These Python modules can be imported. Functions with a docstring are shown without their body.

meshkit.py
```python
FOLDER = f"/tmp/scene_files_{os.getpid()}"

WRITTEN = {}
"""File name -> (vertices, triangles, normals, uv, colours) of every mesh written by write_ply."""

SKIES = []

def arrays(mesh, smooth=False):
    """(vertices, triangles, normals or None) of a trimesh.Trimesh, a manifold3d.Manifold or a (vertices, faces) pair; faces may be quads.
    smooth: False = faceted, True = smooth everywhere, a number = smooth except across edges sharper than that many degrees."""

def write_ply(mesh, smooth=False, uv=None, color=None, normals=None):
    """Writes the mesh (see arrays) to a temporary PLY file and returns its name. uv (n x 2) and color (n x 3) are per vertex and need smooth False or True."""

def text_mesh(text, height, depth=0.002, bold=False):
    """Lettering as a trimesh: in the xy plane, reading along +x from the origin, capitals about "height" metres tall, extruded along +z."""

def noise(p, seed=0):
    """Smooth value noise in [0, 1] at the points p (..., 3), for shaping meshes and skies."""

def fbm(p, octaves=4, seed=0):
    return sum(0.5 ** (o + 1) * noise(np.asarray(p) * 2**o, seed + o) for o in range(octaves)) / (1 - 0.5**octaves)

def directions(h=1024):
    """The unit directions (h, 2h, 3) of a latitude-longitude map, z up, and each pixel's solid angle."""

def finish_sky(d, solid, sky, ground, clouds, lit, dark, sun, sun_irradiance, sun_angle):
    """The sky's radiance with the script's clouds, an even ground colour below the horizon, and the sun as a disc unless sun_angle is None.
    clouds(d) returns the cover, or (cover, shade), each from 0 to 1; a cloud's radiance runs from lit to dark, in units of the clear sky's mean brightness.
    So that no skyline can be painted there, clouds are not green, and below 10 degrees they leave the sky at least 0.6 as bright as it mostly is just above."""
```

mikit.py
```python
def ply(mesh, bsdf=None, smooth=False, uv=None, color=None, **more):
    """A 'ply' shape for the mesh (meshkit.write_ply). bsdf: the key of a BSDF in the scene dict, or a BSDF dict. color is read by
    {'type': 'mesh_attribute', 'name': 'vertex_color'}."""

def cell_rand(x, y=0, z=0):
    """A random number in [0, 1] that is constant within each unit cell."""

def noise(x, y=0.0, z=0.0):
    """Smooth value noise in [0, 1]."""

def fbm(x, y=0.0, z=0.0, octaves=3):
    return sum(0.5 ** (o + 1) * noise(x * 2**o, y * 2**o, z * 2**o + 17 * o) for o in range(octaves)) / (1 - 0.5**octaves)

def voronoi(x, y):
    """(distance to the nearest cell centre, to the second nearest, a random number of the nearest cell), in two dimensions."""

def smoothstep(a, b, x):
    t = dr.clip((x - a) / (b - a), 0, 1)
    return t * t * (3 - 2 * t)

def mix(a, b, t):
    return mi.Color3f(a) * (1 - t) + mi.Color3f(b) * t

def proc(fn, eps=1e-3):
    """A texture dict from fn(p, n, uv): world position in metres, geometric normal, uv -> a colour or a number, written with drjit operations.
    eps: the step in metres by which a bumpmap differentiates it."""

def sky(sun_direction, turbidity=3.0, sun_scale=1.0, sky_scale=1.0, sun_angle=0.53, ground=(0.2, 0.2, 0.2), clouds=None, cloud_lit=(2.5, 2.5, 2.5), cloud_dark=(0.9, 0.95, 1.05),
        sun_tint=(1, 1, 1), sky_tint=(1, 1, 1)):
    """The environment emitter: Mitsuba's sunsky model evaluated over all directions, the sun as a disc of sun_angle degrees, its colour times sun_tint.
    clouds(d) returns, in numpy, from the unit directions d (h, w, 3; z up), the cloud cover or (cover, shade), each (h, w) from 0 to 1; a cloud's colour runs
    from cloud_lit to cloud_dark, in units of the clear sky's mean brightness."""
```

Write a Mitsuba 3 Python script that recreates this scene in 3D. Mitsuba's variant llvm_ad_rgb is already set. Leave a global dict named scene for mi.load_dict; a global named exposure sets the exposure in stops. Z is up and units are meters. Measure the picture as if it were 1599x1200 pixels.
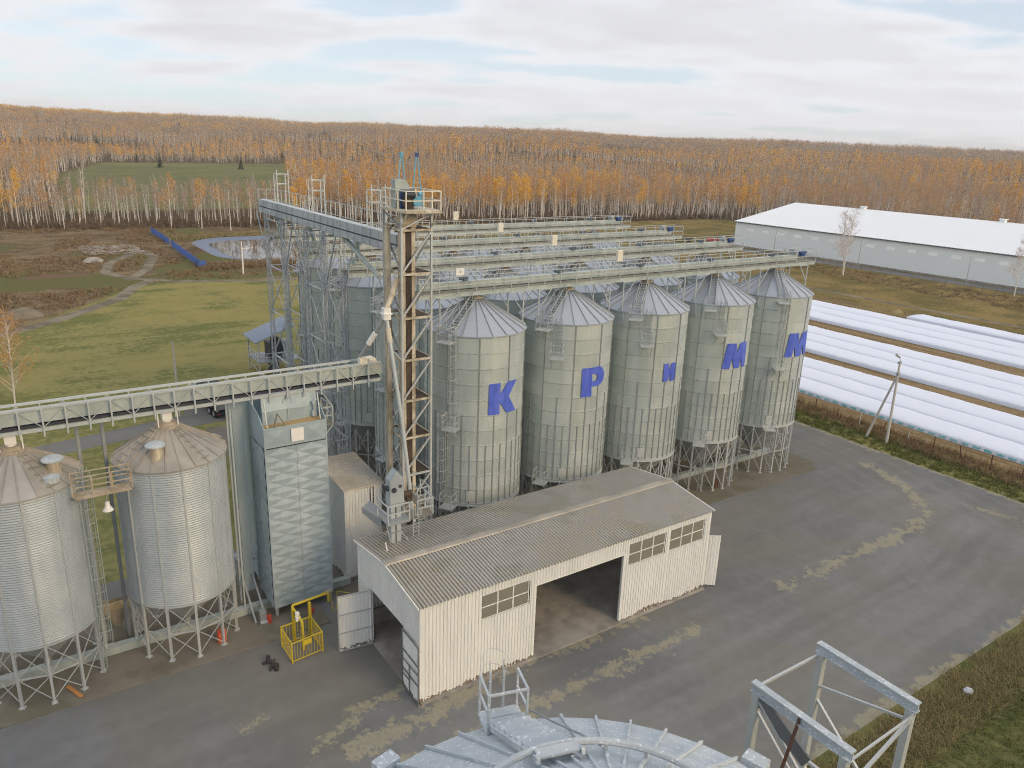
import math
import numpy as np
import drjit as dr
import mitsuba as mi
import mikit
from mikit import noise, fbm, cell_rand, smoothstep, mix
import meshkit
from shapely.geometry import Polygon
from shapely import affinity
import trimesh

T4 = mi.ScalarTransform4f
scene, labels = {}, {}

# ------------------------------------------------------------------ camera, sky, exposure
CAM = np.array([0.0, 0.0, 32.0])
PITCH, ROLL, FOCAL = math.radians(17.5), math.radians(2.1), 1203.0
_w = np.array([0, math.cos(PITCH), -math.sin(PITCH)])
_u0 = np.array([0, math.sin(PITCH), math.cos(PITCH)])
_up = -math.sin(ROLL) * np.array([1.0, 0, 0]) + math.cos(ROLL) * _u0
scene['camera'] = {'type': 'perspective', 'fov_axis': 'x', 'fov': math.degrees(2 * math.atan(799.5 / FOCAL)),
                   'near_clip': 0.1, 'far_clip': 20000.0,
                   'to_world': T4().look_at(origin=CAM.tolist(), target=(CAM + _w).tolist(), up=_up.tolist())}


def clouds(d):
    z = np.maximum(d[..., 2], 0.0)
    s = 1.0 / (z + 0.13)
    p = np.stack([d[..., 0] * s * 1.15 + 3.1, d[..., 1] * s * 2.1 + 1.7, z * 0], -1)
    a = meshkit.fbm(p * 1.3, octaves=6, seed=11)
    b = meshkit.fbm(p * 2.6 + 7.3, octaves=5, seed=4)
    cover = np.clip((a - 0.36) / 0.17, 0, 1)
    cover = cover * cover * (3 - 2 * cover)
    low = np.clip(1 - z / 0.10, 0, 1)
    cover = np.maximum(0.55 + 0.45 * cover, 0.80 * low)
    high = np.clip((z - 0.2) / 0.2, 0, 1)
    cover = np.maximum(cover, high)
    shade = np.clip((a - 0.44) / 0.26, 0, 1) * 0.55 + np.clip((b - 0.45) / 0.3, 0, 1) * 0.25
    return cover, np.clip(shade * (1 - 0.6 * low) + 0.12 * high, 0, 1)


scene['sky'] = mikit.sky([0.80, -0.62, 0.42], turbidity=3, sun_scale=0.29, sun_angle=22, clouds=clouds,
                         cloud_lit=(2.55, 2.6, 2.72), cloud_dark=(1.95, 1.96, 2.06), sun_tint=(1.0, 0.95, 0.86), sky_tint=(1.0, 1.08, 1.14), sky_scale=1.0, ground=(0.14, 0.12, 0.09))
exposure = 2.25

# ------------------------------------------------------------------ the plant's own frame: u along the silo rows, v across them
TH = math.radians(34.67)
CT, ST = math.cos(TH), math.sin(TH)
OX, OY = -2.985, 57.638
PT = np.array([[CT, -ST, 0, OX], [ST, CT, 0, OY], [0, 0, 1, 0], [0, 0, 0, 1.0]])


def world(u, v):
    return OX + u * CT - v * ST, OY + u * ST + v * CT


def to_uv(x, y):
    x, y = x - OX, y - OY
    return x * CT + y * ST, -x * ST + y * CT


def trans(x=0, y=0, z=0):
    m = np.eye(4)
    m[:3, 3] = x, y, z
    return m


def rotz(deg):
    a = math.radians(deg)
    m = np.eye(4)
    m[:2, :2] = [[math.cos(a), -math.sin(a)], [math.sin(a), math.cos(a)]]
    return m


def scl(x, y, z):
    return np.diag([x, y, z, 1.0])


# ------------------------------------------------------------------ mesh building
class MB:
    def __init__(self):
        self.v, self.f, self.n = [], [], 0

    def add(self, v, f):
        v = np.asarray(v, float)
        f = np.asarray(f, int)
        if f.shape[1] == 4:
            f = np.vstack([f[:, [0, 1, 2]], f[:, [0, 2, 3]]])
        self.v.append(v)
        self.f.append(f + self.n)
        self.n += len(v)
        return self

    def box(self, x0, x1, y0, y1, z0, z1):
        v = [[x, y, z] for x in (x0, x1) for y in (y0, y1) for z in (z0, z1)]
        return self.add(v, [[0, 1, 3, 2], [4, 6, 7, 5], [0, 4, 5, 1], [2, 3, 7, 6], [0, 2, 6, 4], [1, 5, 7, 3]])

    def bar(self, p, q, w, h=None, up=(0, 0, 1)):
        p, q = np.asarray(p, float), np.asarray(q, float)
        h = w if h is None else h
        t = q - p
        t /= np.linalg.norm(t)
        a = np.cross(t, up)
        if np.linalg.norm(a) < 1e-3:
            a = np.cross(t, [1, 0, 0])
        a /= np.linalg.norm(a)
        b = np.cross(a, t)
        v = [e + a * sa * w / 2 + b * sb * h / 2 for e in (p, q) for sa, sb in ((-1, -1), (1, -1), (1, 1), (-1, 1))]
        return self.add(v, [[0, 1, 2, 3], [7, 6, 5, 4], [0, 4, 5, 1], [1, 5, 6, 2], [2, 6, 7, 3], [3, 7, 4, 0]])

    def tube(self, pts, r, n=8, caps=True):
        p = np.asarray(pts, float)
        r = np.broadcast_to(np.asarray(r, float), (len(p),))
        t = np.gradient(p, axis=0)
        t /= np.linalg.norm(t, axis=1, keepdims=True) + 1e-12
        ref = np.where(np.abs(t[:, 2:]) < 0.9, [[0, 0, 1.0]], [[1.0, 0, 0]])
        a = np.cross(t, ref)
        a /= np.linalg.norm(a, axis=1, keepdims=True) + 1e-12
        b = np.cross(t, a)
        ang = np.arange(n) * 2 * np.pi / n
        v = p[:, None] + r[:, None, None] * (np.cos(ang)[None, :, None] * a[:, None] + np.sin(ang)[None, :, None] * b[:, None])
        i, j = np.meshgrid(np.arange(len(p) - 1), np.arange(n), indexing='ij')
        f = np.stack([i * n + j, i * n + (j + 1) % n, (i + 1) * n + (j + 1) % n, (i + 1) * n + j], -1).reshape(-1, 4)
        self.add(v.reshape(-1, 3), f)
        if caps:
            for k in (0, len(p) - 1):
                self.add(np.vstack([v[k], p[k][None]]), [[m, (m + 1) % n, n] for m in range(n)])
        return self

    def rev(self, prof, a0=0.0, a1=360.0, n=32, cx=0.0, cy=0.0):
        prof = np.asarray(prof, float)
        full = abs(a1 - a0) >= 359.99
        ang = np.radians(np.linspace(a0, a1, n + 1))
        if full:
            ang = ang[:-1]
        v = np.stack([cx + prof[None, :, 0] * np.cos(ang)[:, None], cy + prof[None, :, 0] * np.sin(ang)[:, None], np.broadcast_to(prof[None, :, 1], (len(ang), len(prof)))], -1)
        m = len(prof)
        i, j = np.meshgrid(np.arange(n), np.arange(m - 1), indexing='ij')
        i2 = (i + 1) % len(ang)
        f = np.stack([i * m + j, i2 * m + j, i2 * m + j + 1, i * m + j + 1], -1).reshape(-1, 4)
        return self.add(v.reshape(-1, 3), f)

    def prism(self, poly, z0, z1):
        """poly in x, y, extruded along z."""
        poly = poly if isinstance(poly, Polygon) else Polygon(poly)
        m = trimesh.creation.extrude_polygon(poly, z1 - z0, engine='earcut')
        return self.add(m.vertices + [0, 0, z0], m.faces)

    def side(self, poly, y0, y1):
        """poly in x, z, extruded along y."""
        m = trimesh.creation.extrude_polygon(Polygon(poly), y1 - y0, engine='earcut')
        v = np.stack([m.vertices[:, 0], y1 - m.vertices[:, 2], m.vertices[:, 1]], -1)
        return self.add(v, m.faces)

    def end(self, poly, x0, x1):
        """poly in y, z, extruded along x."""
        m = trimesh.creation.extrude_polygon(Polygon(poly), x1 - x0, engine='earcut')
        v = np.stack([x0 + m.vertices[:, 2], m.vertices[:, 0], m.vertices[:, 1]], -1)
        return self.add(v, m.faces)

    def mesh(self):
        return np.vstack(self.v), np.vstack(self.f)


def prim(mb, bsdf, smooth=False):
    return mikit.ply(mb.mesh() if isinstance(mb, MB) else mb, bsdf, smooth=smooth)


_counts = {}


def numbered(base):
    k = _counts.get(base, 0)
    _counts[base] = k + 1
    return base if k == 0 else f'{base}_{k:03d}'


def put(parent, name, shape, M=None, frame=PT, label=None):
    """One entry of the scene under the key parent__name; shape is a MB with a bsdf, or a ready ply dict."""
    key = numbered(f'{parent}__{name}' if parent else name)
    m = frame if M is None else frame @ M
    scene[key] = {**shape, 'to_world': T4(m)}
    if label:
        labels[key] = {'label': label}
    return key


def thing(name, label, cat, group=None):
    key = numbered(name)
    labels[key] = {'label': label, 'category': cat}
    if group:
        labels[key]['group'] = group
    return key


def single(name, shape, label, cat, group=None, M=None, frame=PT):
    key = put(None, name, shape, M, frame)
    labels[key] = {'label': label, 'category': cat}
    if group:
        labels[key]['group'] = group
    return key


def structure(name, shape, M=None, frame=PT, label=None):
    key = put(None, name, shape, M, frame)
    labels[key] = {'kind': 'structure', 'label': label or name.replace('_', ' '), 'category': name.replace('_', ' ')}
    return key


def stuff(key, label, cat):
    labels[key] = {'label': label, 'category': cat, 'kind': 'stuff'}


# ------------------------------------------------------------------ materials
def rgb(c):
    return {'type': 'rgb', 'value': [float(x) for x in c]}


def principled(name, c, rough=0.5, metal=0.0, spec=0.5, **kw):
    scene[name] = {'type': 'twosided', 'bsdf': {'type': 'principled', 'base_color': c if isinstance(c, dict) else rgb(c), 'roughness': rough, 'metallic': metal, 'specular': spec, **kw}}
    return name


def diffuse(name, c):
    scene[name] = {'type': 'twosided', 'bsdf': {'type': 'diffuse', 'reflectance': c if isinstance(c, dict) else rgb(c)}}
    return name


def streaky(c0, c1, sc=1.0):
    def fn(p, n, uv):
        s = fbm(p.x * 2.3 * sc, p.y * 2.3 * sc, p.z * 0.22 * sc, octaves=3)
        g = noise(p.x * 0.9 * sc + 9, p.y * 0.9 * sc, p.z * 0.9 * sc)
        return mix(c0, c1, smoothstep(0.25, 0.75, s * 0.65 + g * 0.35))
    return mikit.proc(fn)


GALV = streaky((0.47, 0.535, 0.53), (0.56, 0.615, 0.60))
GALVB = streaky((0.455, 0.52, 0.515), (0.545, 0.60, 0.585))
principled('mat_galv_a', GALV, 0.47, 0.55)
principled('mat_galv_b', GALVB, 0.44, 0.55)
principled('mat_galv_ribbed', streaky((0.36, 0.41, 0.44), (0.44, 0.485, 0.51)), 0.55, 0.35)
principled('mat_galv_c', GALV, 0.52, 0.50)
principled('mat_galv_roof', (0.40, 0.445, 0.51), 0.45, 0.4)
principled('mat_galv_dark', (0.27, 0.29, 0.29), 0.55, 0.3)
principled('mat_galv_seam', (0.62, 0.65, 0.64), 0.45, 0.5)
principled('mat_steel', (0.50, 0.53, 0.54), 0.5, 0.4)
principled('mat_steel_grey', (0.33, 0.36, 0.38), 0.5, 0.4)
principled('mat_hopper', (0.40, 0.43, 0.44), 0.55, 0.4)
principled('mat_grain', (0.34, 0.25, 0.12), 0.8)
principled('mat_conveyor', streaky((0.33, 0.39, 0.385), (0.45, 0.505, 0.49), 0.8), 0.55, 0.25)
principled('mat_conveyor_blue', streaky((0.34, 0.39, 0.43), (0.48, 0.52, 0.55), 0.8), 0.5, 0.3)
principled('mat_rail', (0.46, 0.505, 0.52), 0.5, 0.3)
principled('mat_deck', (0.20, 0.19, 0.16), 0.7, 0.1)
principled('mat_cream', streaky((0.27, 0.22, 0.155), (0.56, 0.51, 0.41), 1.6), 0.6)
principled('mat_tower_beam', streaky((0.30, 0.26, 0.19), (0.56, 0.52, 0.42), 2.2), 0.6)
principled('mat_rustbrown', streaky((0.032, 0.023, 0.018), (0.075, 0.053, 0.038), 1.2), 0.75)
principled('mat_grain_dust', streaky((0.30, 0.25, 0.18), (0.42, 0.37, 0.30), 2.0), 0.85)
principled('mat_roof_mid', streaky((0.33, 0.33, 0.32), (0.44, 0.43, 0.41), 0.5), 0.55, 0.3)
principled('mat_roof_dusty', streaky((0.28, 0.27, 0.24), (0.44, 0.41, 0.36), 0.5), 0.55, 0.35)
principled('mat_letter_blue', streaky((0.050, 0.095, 0.50), (0.095, 0.145, 0.60), 2.0), 0.55)
principled('mat_white_paint', (0.72, 0.72, 0.70), 0.5)
principled('mat_box_cream', (0.66, 0.63, 0.53), 0.55)
principled('mat_dryer', streaky((0.35, 0.44, 0.49), (0.46, 0.545, 0.59), 0.6), 0.42, 0.35)
principled('mat_motor_blue', (0.03, 0.07, 0.20), 0.45)
principled('mat_motor_dark', (0.03, 0.035, 0.05), 0.5)
principled('mat_gate_motor', (0.10, 0.13, 0.17), 0.5)
principled('mat_aframe_blue', (0.12, 0.36, 0.52), 0.5)
principled('mat_yellow', (0.52, 0.40, 0.03), 0.5)
principled('mat_red', (0.45, 0.06, 0.04), 0.5)
principled('mat_barrel_red', (0.55, 0.10, 0.05), 0.5)
principled('mat_orange_wood', (0.45, 0.20, 0.07), 0.7)
principled('mat_black', (0.015, 0.015, 0.017), 0.6)
principled('mat_scrap', (0.035, 0.028, 0.03), 0.7)
principled('mat_blue_fence', (0.05, 0.13, 0.42), 0.5)
principled('mat_blue_roof', (0.22, 0.27, 0.36), 0.4, 0.4)
principled('mat_concrete', streaky((0.22, 0.21, 0.19), (0.34, 0.32, 0.29), 0.7), 0.85)
principled('mat_post_concrete', (0.42, 0.41, 0.39), 0.8)
principled('mat_post_rust', (0.10, 0.05, 0.035), 0.8)
principled('mat_pane', (0.20, 0.20, 0.165), 0.22)
principled('mat_bag', (0.60, 0.65, 0.76), 0.42)
principled('mat_bag_print', (0.03, 0.42, 0.42), 0.45)
principled('mat_hall_wall', (0.76, 0.80, 0.80), 0.5)
principled('mat_hall_roof', (0.66, 0.70, 0.74), 0.4)
principled('mat_hall_window', (0.95, 0.97, 0.99), 0.12)
principled('mat_gutter', (0.13, 0.14, 0.15), 0.5)


def frost_fn(p, n, uv):
    a = noise(p.x * 26, p.y * 26, p.z * 26)
    b = fbm(p.x * 3.0, p.y * 3.0, p.z * 3.0, octaves=3)
    c = mix((0.36, 0.41, 0.45), (0.50, 0.55, 0.585), b)
    return mix(c, (0.70, 0.74, 0.78), smoothstep(0.62, 0.85, a * 0.75 + b * 0.25))


principled('mat_frost', mikit.proc(frost_fn), 0.6, 0.2)
principled('mat_frost_rib', (0.27, 0.32, 0.37), 0.55, 0.2)
principled('mat_water', (0.016, 0.018, 0.012), 0.03, 0.0, 0.55)
principled('mat_liner', (0.10, 0.135, 0.21), 0.5)
principled('mat_tyre', (0.02, 0.02, 0.02), 0.8)
diffuse('mat_bark_white', (0.70, 0.67, 0.62))
diffuse('mat_bark_grey', (0.36, 0.33, 0.30))
diffuse('mat_leaf_orange', (0.54, 0.30, 0.11))
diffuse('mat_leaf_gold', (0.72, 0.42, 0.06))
diffuse('mat_leaf_rust', (0.41, 0.27, 0.165))
diffuse('mat_leaf_tan', (0.46, 0.33, 0.19))
diffuse('mat_twig', (0.34, 0.285, 0.25))
diffuse('mat_pale_crown', (0.62, 0.54, 0.50))
diffuse('mat_conifer', (0.035, 0.055, 0.03))
diffuse('mat_leaf_green', (0.10, 0.11, 0.035))
diffuse('mat_weed', (0.23, 0.165, 0.10))
diffuse('mat_weed_dark', (0.15, 0.11, 0.08))
diffuse('mat_grass_dry', (0.27, 0.23, 0.12))
diffuse('mat_grass_green', (0.125, 0.145, 0.05))


# sheet cladding of the shed: cream paint, earth splashed and rusted along the foot
def clad_fn(p, n, uv):
    s = fbm(p.x * 1.7, p.y * 1.7, p.z * 0.35, octaves=3)
    c = mix((0.64, 0.655, 0.645), (0.75, 0.76, 0.745), s)
    edge = 0.12 + 0.55 * noise(p.x * 5.0, p.y * 5.0, 3.0) * noise(p.x * 0.7, p.y * 0.7, 8.0)
    g = noise(p.x * 14, p.y * 14, p.z * 6)
    return mix(c, (0.13, 0.085, 0.05), dr.select((p.z < edge) & (g > 0.30), 0.85, 0.0))


def clad_roof_fn(p, n, uv):
    a = fbm(p.x * 0.30 + 3, p.y * 0.30, 0.0, octaves=4)
    b = fbm(p.x * 2.2, p.y * 2.2, 4.0, octaves=3)
    c = mix((0.34, 0.335, 0.315), (0.43, 0.42, 0.39), b)
    c = mix(c, (0.37, 0.33, 0.25), smoothstep(0.45, 0.70, a * 0.6 + b * 0.4) * 0.6)
    return mix(c, (0.20, 0.19, 0.10), smoothstep(0.56, 0.66, fbm(p.x * 0.5 + 40, p.y * 0.5, 2.0, octaves=4)) * 0.22)


principled('mat_clad', mikit.proc(clad_fn), 0.5)
principled('mat_clad_roof', mikit.proc(clad_roof_fn), 0.5, 0.25)


def dist_line(u, v, pts):
    best = mi.Float(1e6)
    for (a, b), (c, d) in zip(pts[:-1], pts[1:]):
        eu, ev = c - a, d - b
        t = dr.clip(((u - a) * eu + (v - b) * ev) / (eu * eu + ev * ev), 0, 1)
        best = dr.minimum(best, dr.sqrt(dr.square(u - a - eu * t) + dr.square(v - b - ev * t)))
    return best


# spilled grain lies on the asphalt in streaks with ragged outlines
SPILL = [([(45.42, -8.0), (43.2, -13.6), (39.8, -17.2), (34.8, -18.4), (27.1, -18.3), (16.9, -18.4)], 1.0),
         ([(7.2, -18.8), (1.8, -18.7), (-6.8, -19.0), (-15.4, -19.2)], 0.75),
         ([(4.6, -15.6), (-4.4, -15.2), (-9.0, -15.7), (-13.1, -16.6), (-16.9, -16.6)], 1.0),
         ([(-12.5, -13.5), (-16.0, -13.9), (-18.8, -15.5)], 0.7),
         ([(-22.1, -12.0), (-21.0, -11.8)], 0.35), ([(44.7, -18.5), (46.0, -23.0)], 0.5)]


def asphalt_fn(p, n, uv):
    u, v = to_uv(p.x, p.y)
    a = fbm(p.x * 0.12, p.y * 0.12, 1.0, octaves=4)
    b = fbm(p.x * 1.9, p.y * 1.9, 5.0, octaves=4)
    gl0 = fbm(p.x * 0.06, p.y * 0.06, 8.0, octaves=2)
    tr = fbm(u * 0.045 + 30, v * 0.75, 2.0, octaves=3)
    c = mix((0.155, 0.161, 0.165), (0.208, 0.214, 0.218), smoothstep(0.3, 0.7, a * 0.5 + b * 0.2 + tr * 0.3))
    # worn wheel tracks
    wt = dist_line(u, v + (gl0 - 0.5) * 1.6, [(48.0, 30.0), (47.0, -4.0), (41.0, -20.0), (26.0, -24.0), (-40.0, -23.0)])
    trk_ = smoothstep(0.55, 0.15, dr.abs(dr.abs(wt - 1.6) - 1.0)) + smoothstep(0.5, 0.15, dr.abs(dr.abs(wt - 5.6) - 1.0)) * 0.7
    c = mix(c, (0.235, 0.243, 0.248), trk_ * (0.10 + 0.30 * b))
    dust = smoothstep(0.46, 0.62, fbm(p.x * 0.21 + 9, p.y * 0.21, 3.0, octaves=5) + 0.10 * smoothstep(10, -15, u))
    c = mix(c, (0.195, 0.180, 0.140), dust * 0.3)
    g = fbm(p.x * 2.1 + 50, p.y * 2.1, 7.0, octaves=5)
    gl = fbm(p.x * 0.35 + 20, p.y * 0.35, 2.0, octaves=3)
    g2 = noise(p.x * 9, p.y * 9, 1.0)
    m = mi.Float(0)
    for pts, wd in SPILL:
        d = dist_line(u, v, pts)
        m = dr.maximum(m, smoothstep(-0.22, 0.26, (g2 - 0.5) * 0.55 + wd * (0.36 + 2.0 * (g - 0.5) + 0.9 * (gl - 0.5)) - d * 0.8))
    d = dr.minimum(dr.abs(50.3 - u), dr.abs(v + 30.6))
    m = dr.maximum(m, smoothstep(-0.1, 0.3, 0.55 + 1.8 * (g - 0.5) + 0.9 * (gl - 0.5) - d))
    return mix(c, mix((0.29, 0.268, 0.185), (0.39, 0.365, 0.26), g2), m * 0.6)


diffuse('mat_asphalt', mikit.proc(asphalt_fn))


# trodden concrete and earth below the silos
def yardfloor_fn(p, n, uv):
    a = fbm(p.x * 0.5, p.y * 0.5, 1.0, octaves=5)
    b = fbm(p.x * 3.0, p.y * 3.0, 6.0, octaves=3)
    c = mix((0.155, 0.140, 0.115), (0.245, 0.228, 0.195), a * 0.7 + b * 0.3)
    return mix(c, (0.10, 0.105, 0.055), smoothstep(0.55, 0.64, fbm(p.x * 0.33 + 5, p.y * 0.33, 2.0, octaves=4)) * 0.35)


diffuse('mat_yard_floor', mikit.proc(yardfloor_fn))


def track_fn(p, n, uv):
    a = fbm(p.x * 0.4, p.y * 0.4, 1.0, octaves=5)
    return mix((0.16, 0.14, 0.11), (0.255, 0.23, 0.18), smoothstep(0.3, 0.7, a))


diffuse('mat_track', mikit.proc(track_fn))


def ground_fn(p, n, uv):
    u, v = to_uv(p.x, p.y)
    big = fbm(p.x * 0.020, p.y * 0.020, 1.0, octaves=4)
    mid = fbm(p.x * 0.16 + 4, p.y * 0.16, 3.0, octaves=5)
    row = fbm(u * 0.05, v * 0.45, 9.0, octaves=3)
    fine = fbm(p.x * 2.1, p.y * 2.1, 5.0, octaves=3)
    wob = (mid - 0.5) * 26 + (big - 0.5) * 30
    k = smoothstep(0.36, 0.64, mid * 0.32 + row * 0.33 + fine * 0.35)
    grass = mix((0.150, 0.162, 0.062), (0.265, 0.245, 0.105), k)
    grass = mix(grass, (0.29, 0.25, 0.10), smoothstep(0.45, 0.62, big * 0.5 + mid * 0.5) * 0.6)
    # rough ground with brown weeds beyond the meadow
    rough = mix((0.095, 0.068, 0.045), (0.24, 0.185, 0.115), smoothstep(0.28, 0.72, mid * 0.35 + fine * 0.35 + fbm(u * 0.25, v * 0.7, 6.0, octaves=3) * 0.3))
    rough = mix(rough, (0.13, 0.13, 0.06), smoothstep(0.5, 0.6, fbm(p.x * 0.055 + 70, p.y * 0.055, 3.0, octaves=4)))
    lim = 84 + dr.clip((u + 60) / 32, 0, 1) * 12 + dr.clip((u + 28) / 23, 0, 1) * 32 + dr.clip((u + 5) / 10, 0, 1) * 3 - dr.clip((u - 5) / 20, 0, 1) * 5 - dr.clip((u - 25) / 60, 0, 1) * 12
    mr = smoothstep(-3, 3, v - lim + wob * 0.12) * smoothstep(140, 90, u)
    c = mix(grass, rough, mr)
    # stubble between and beyond the bags
    stub = mix((0.17, 0.125, 0.068), (0.27, 0.205, 0.125), smoothstep(0.3, 0.7, fbm(u * 1.2, v * 0.06, 2.0, octaves=3) * 0.6 + fine * 0.4))
    past = mix((0.13, 0.115, 0.05), (0.25, 0.19, 0.085), smoothstep(0.3, 0.7, mid * 0.6 + fine * 0.4))
    c = mix(c, stub, smoothstep(55.5, 59.5, u + (fine - 0.5) * 3) * smoothstep(110, 60, v))
    c = mix(c, past, smoothstep(122, 130, u + wob * 0.3))
    # grass strip outside the kerb, right below
    dark = mix((0.075, 0.09, 0.035), (0.155, 0.155, 0.065), smoothstep(0.3, 0.7, fbm(u * 0.10, v * 1.3, 4.0, octaves=4) * 0.6 + fine * 0.4))
    c = mix(c, dark, smoothstep(-29, -31, v))
    # forest floor
    edge = 240.0 - 0.13 * u
    edge = dr.select(u > 263, dr.minimum(edge, v - (u - 263)), edge)
    floor_ = mix((0.065, 0.050, 0.036), (0.15, 0.105, 0.065), mid)
    c = mix(c, floor_, smoothstep(-6, 5, v - edge + wob * 0.2))
    clear = smoothstep(292, 304, v) * smoothstep(738, 728, v) * smoothstep(-6, 6, u + 10 - (v - 240) * 0.085 - dr.maximum(v - 570, 0.0) * 0.2) * smoothstep(10, -4, u - 56 - (v - 208) * 0.33)
    c = mix(c, mix((0.125, 0.14, 0.068), (0.19, 0.19, 0.095), smoothstep(0.3, 0.7, big * 0.4 + row * 0.6)), clear)
    return c


diffuse('mat_ground', mikit.proc(ground_fn))

# ------------------------------------------------------------------ terrain, water, roads
AZ = np.radians([-180, -90, -45, -32, -18, -5, 8, 17, 25, 32, 50, 90, 180])
EZ = np.array([12, 40, 55, 53.6, 49, 44.5, 41.4, 41.4, 35, 30.6, 26, 18, 12.0])


def terr(x, y):
    x, y = np.asarray(x, float), np.asarray(y, float)
    r, az = np.hypot(x, y), np.arctan2(x, y)
    s = np.clip((r - 640) / 1400, 0, 1)
    s = s * s * (3 - 2 * s)
    p = np.stack([x * 0.0035, y * 0.0035, x * 0], -1)
    w = (meshkit.fbm(p, octaves=3, seed=5) - 0.5) * 26 * np.clip((r - 620) / 500, 0, 1)
    far = np.clip((r - 2100) / 2500, 0, 1)
    return np.interp(az, AZ, EZ) * s * (1 - 0.5 * far) + w * (1 - 0.75 * np.clip((r - 1500) / 500, 0, 1))


_r = np.concatenate([[0.0], np.geomspace(6, 560, 40), np.linspace(620, 2600, 70), np.geomspace(2750, 14000, 14)])
_a = np.radians(np.arange(0, 360, 1.0))
_rr, _aa = np.meshgrid(_r, _a, indexing='ij')
_x, _y = _rr * np.sin(_aa), _rr * np.cos(_aa)
_i, _j = np.meshgrid(np.arange(len(_r) - 1), np.arange(360), indexing='ij')
_f = np.stack([_i * 360 + _j, (_i + 1) * 360 + _j, (_i + 1) * 360 + (_j + 1) % 360, _i * 360 + (_j + 1) % 360], -1).reshape(-1, 4)[:, ::-1]
structure('ground', mikit.ply((np.stack([_x, _y, terr(_x, _y)], -1).reshape(-1, 3), _f), 'mat_ground', smooth=True), frame=np.eye(4),
          label='meadow, rough ground and forest floor around the silo plant')

from shapely.geometry import LineString, box as sbox
from shapely.ops import unary_union


def sheet(poly, z, t=0.3):
    mb = MB()
    for g_ in getattr(poly, 'geoms', [poly]):
        mb.prism(g_, z - t, z)
    return mb


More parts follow.
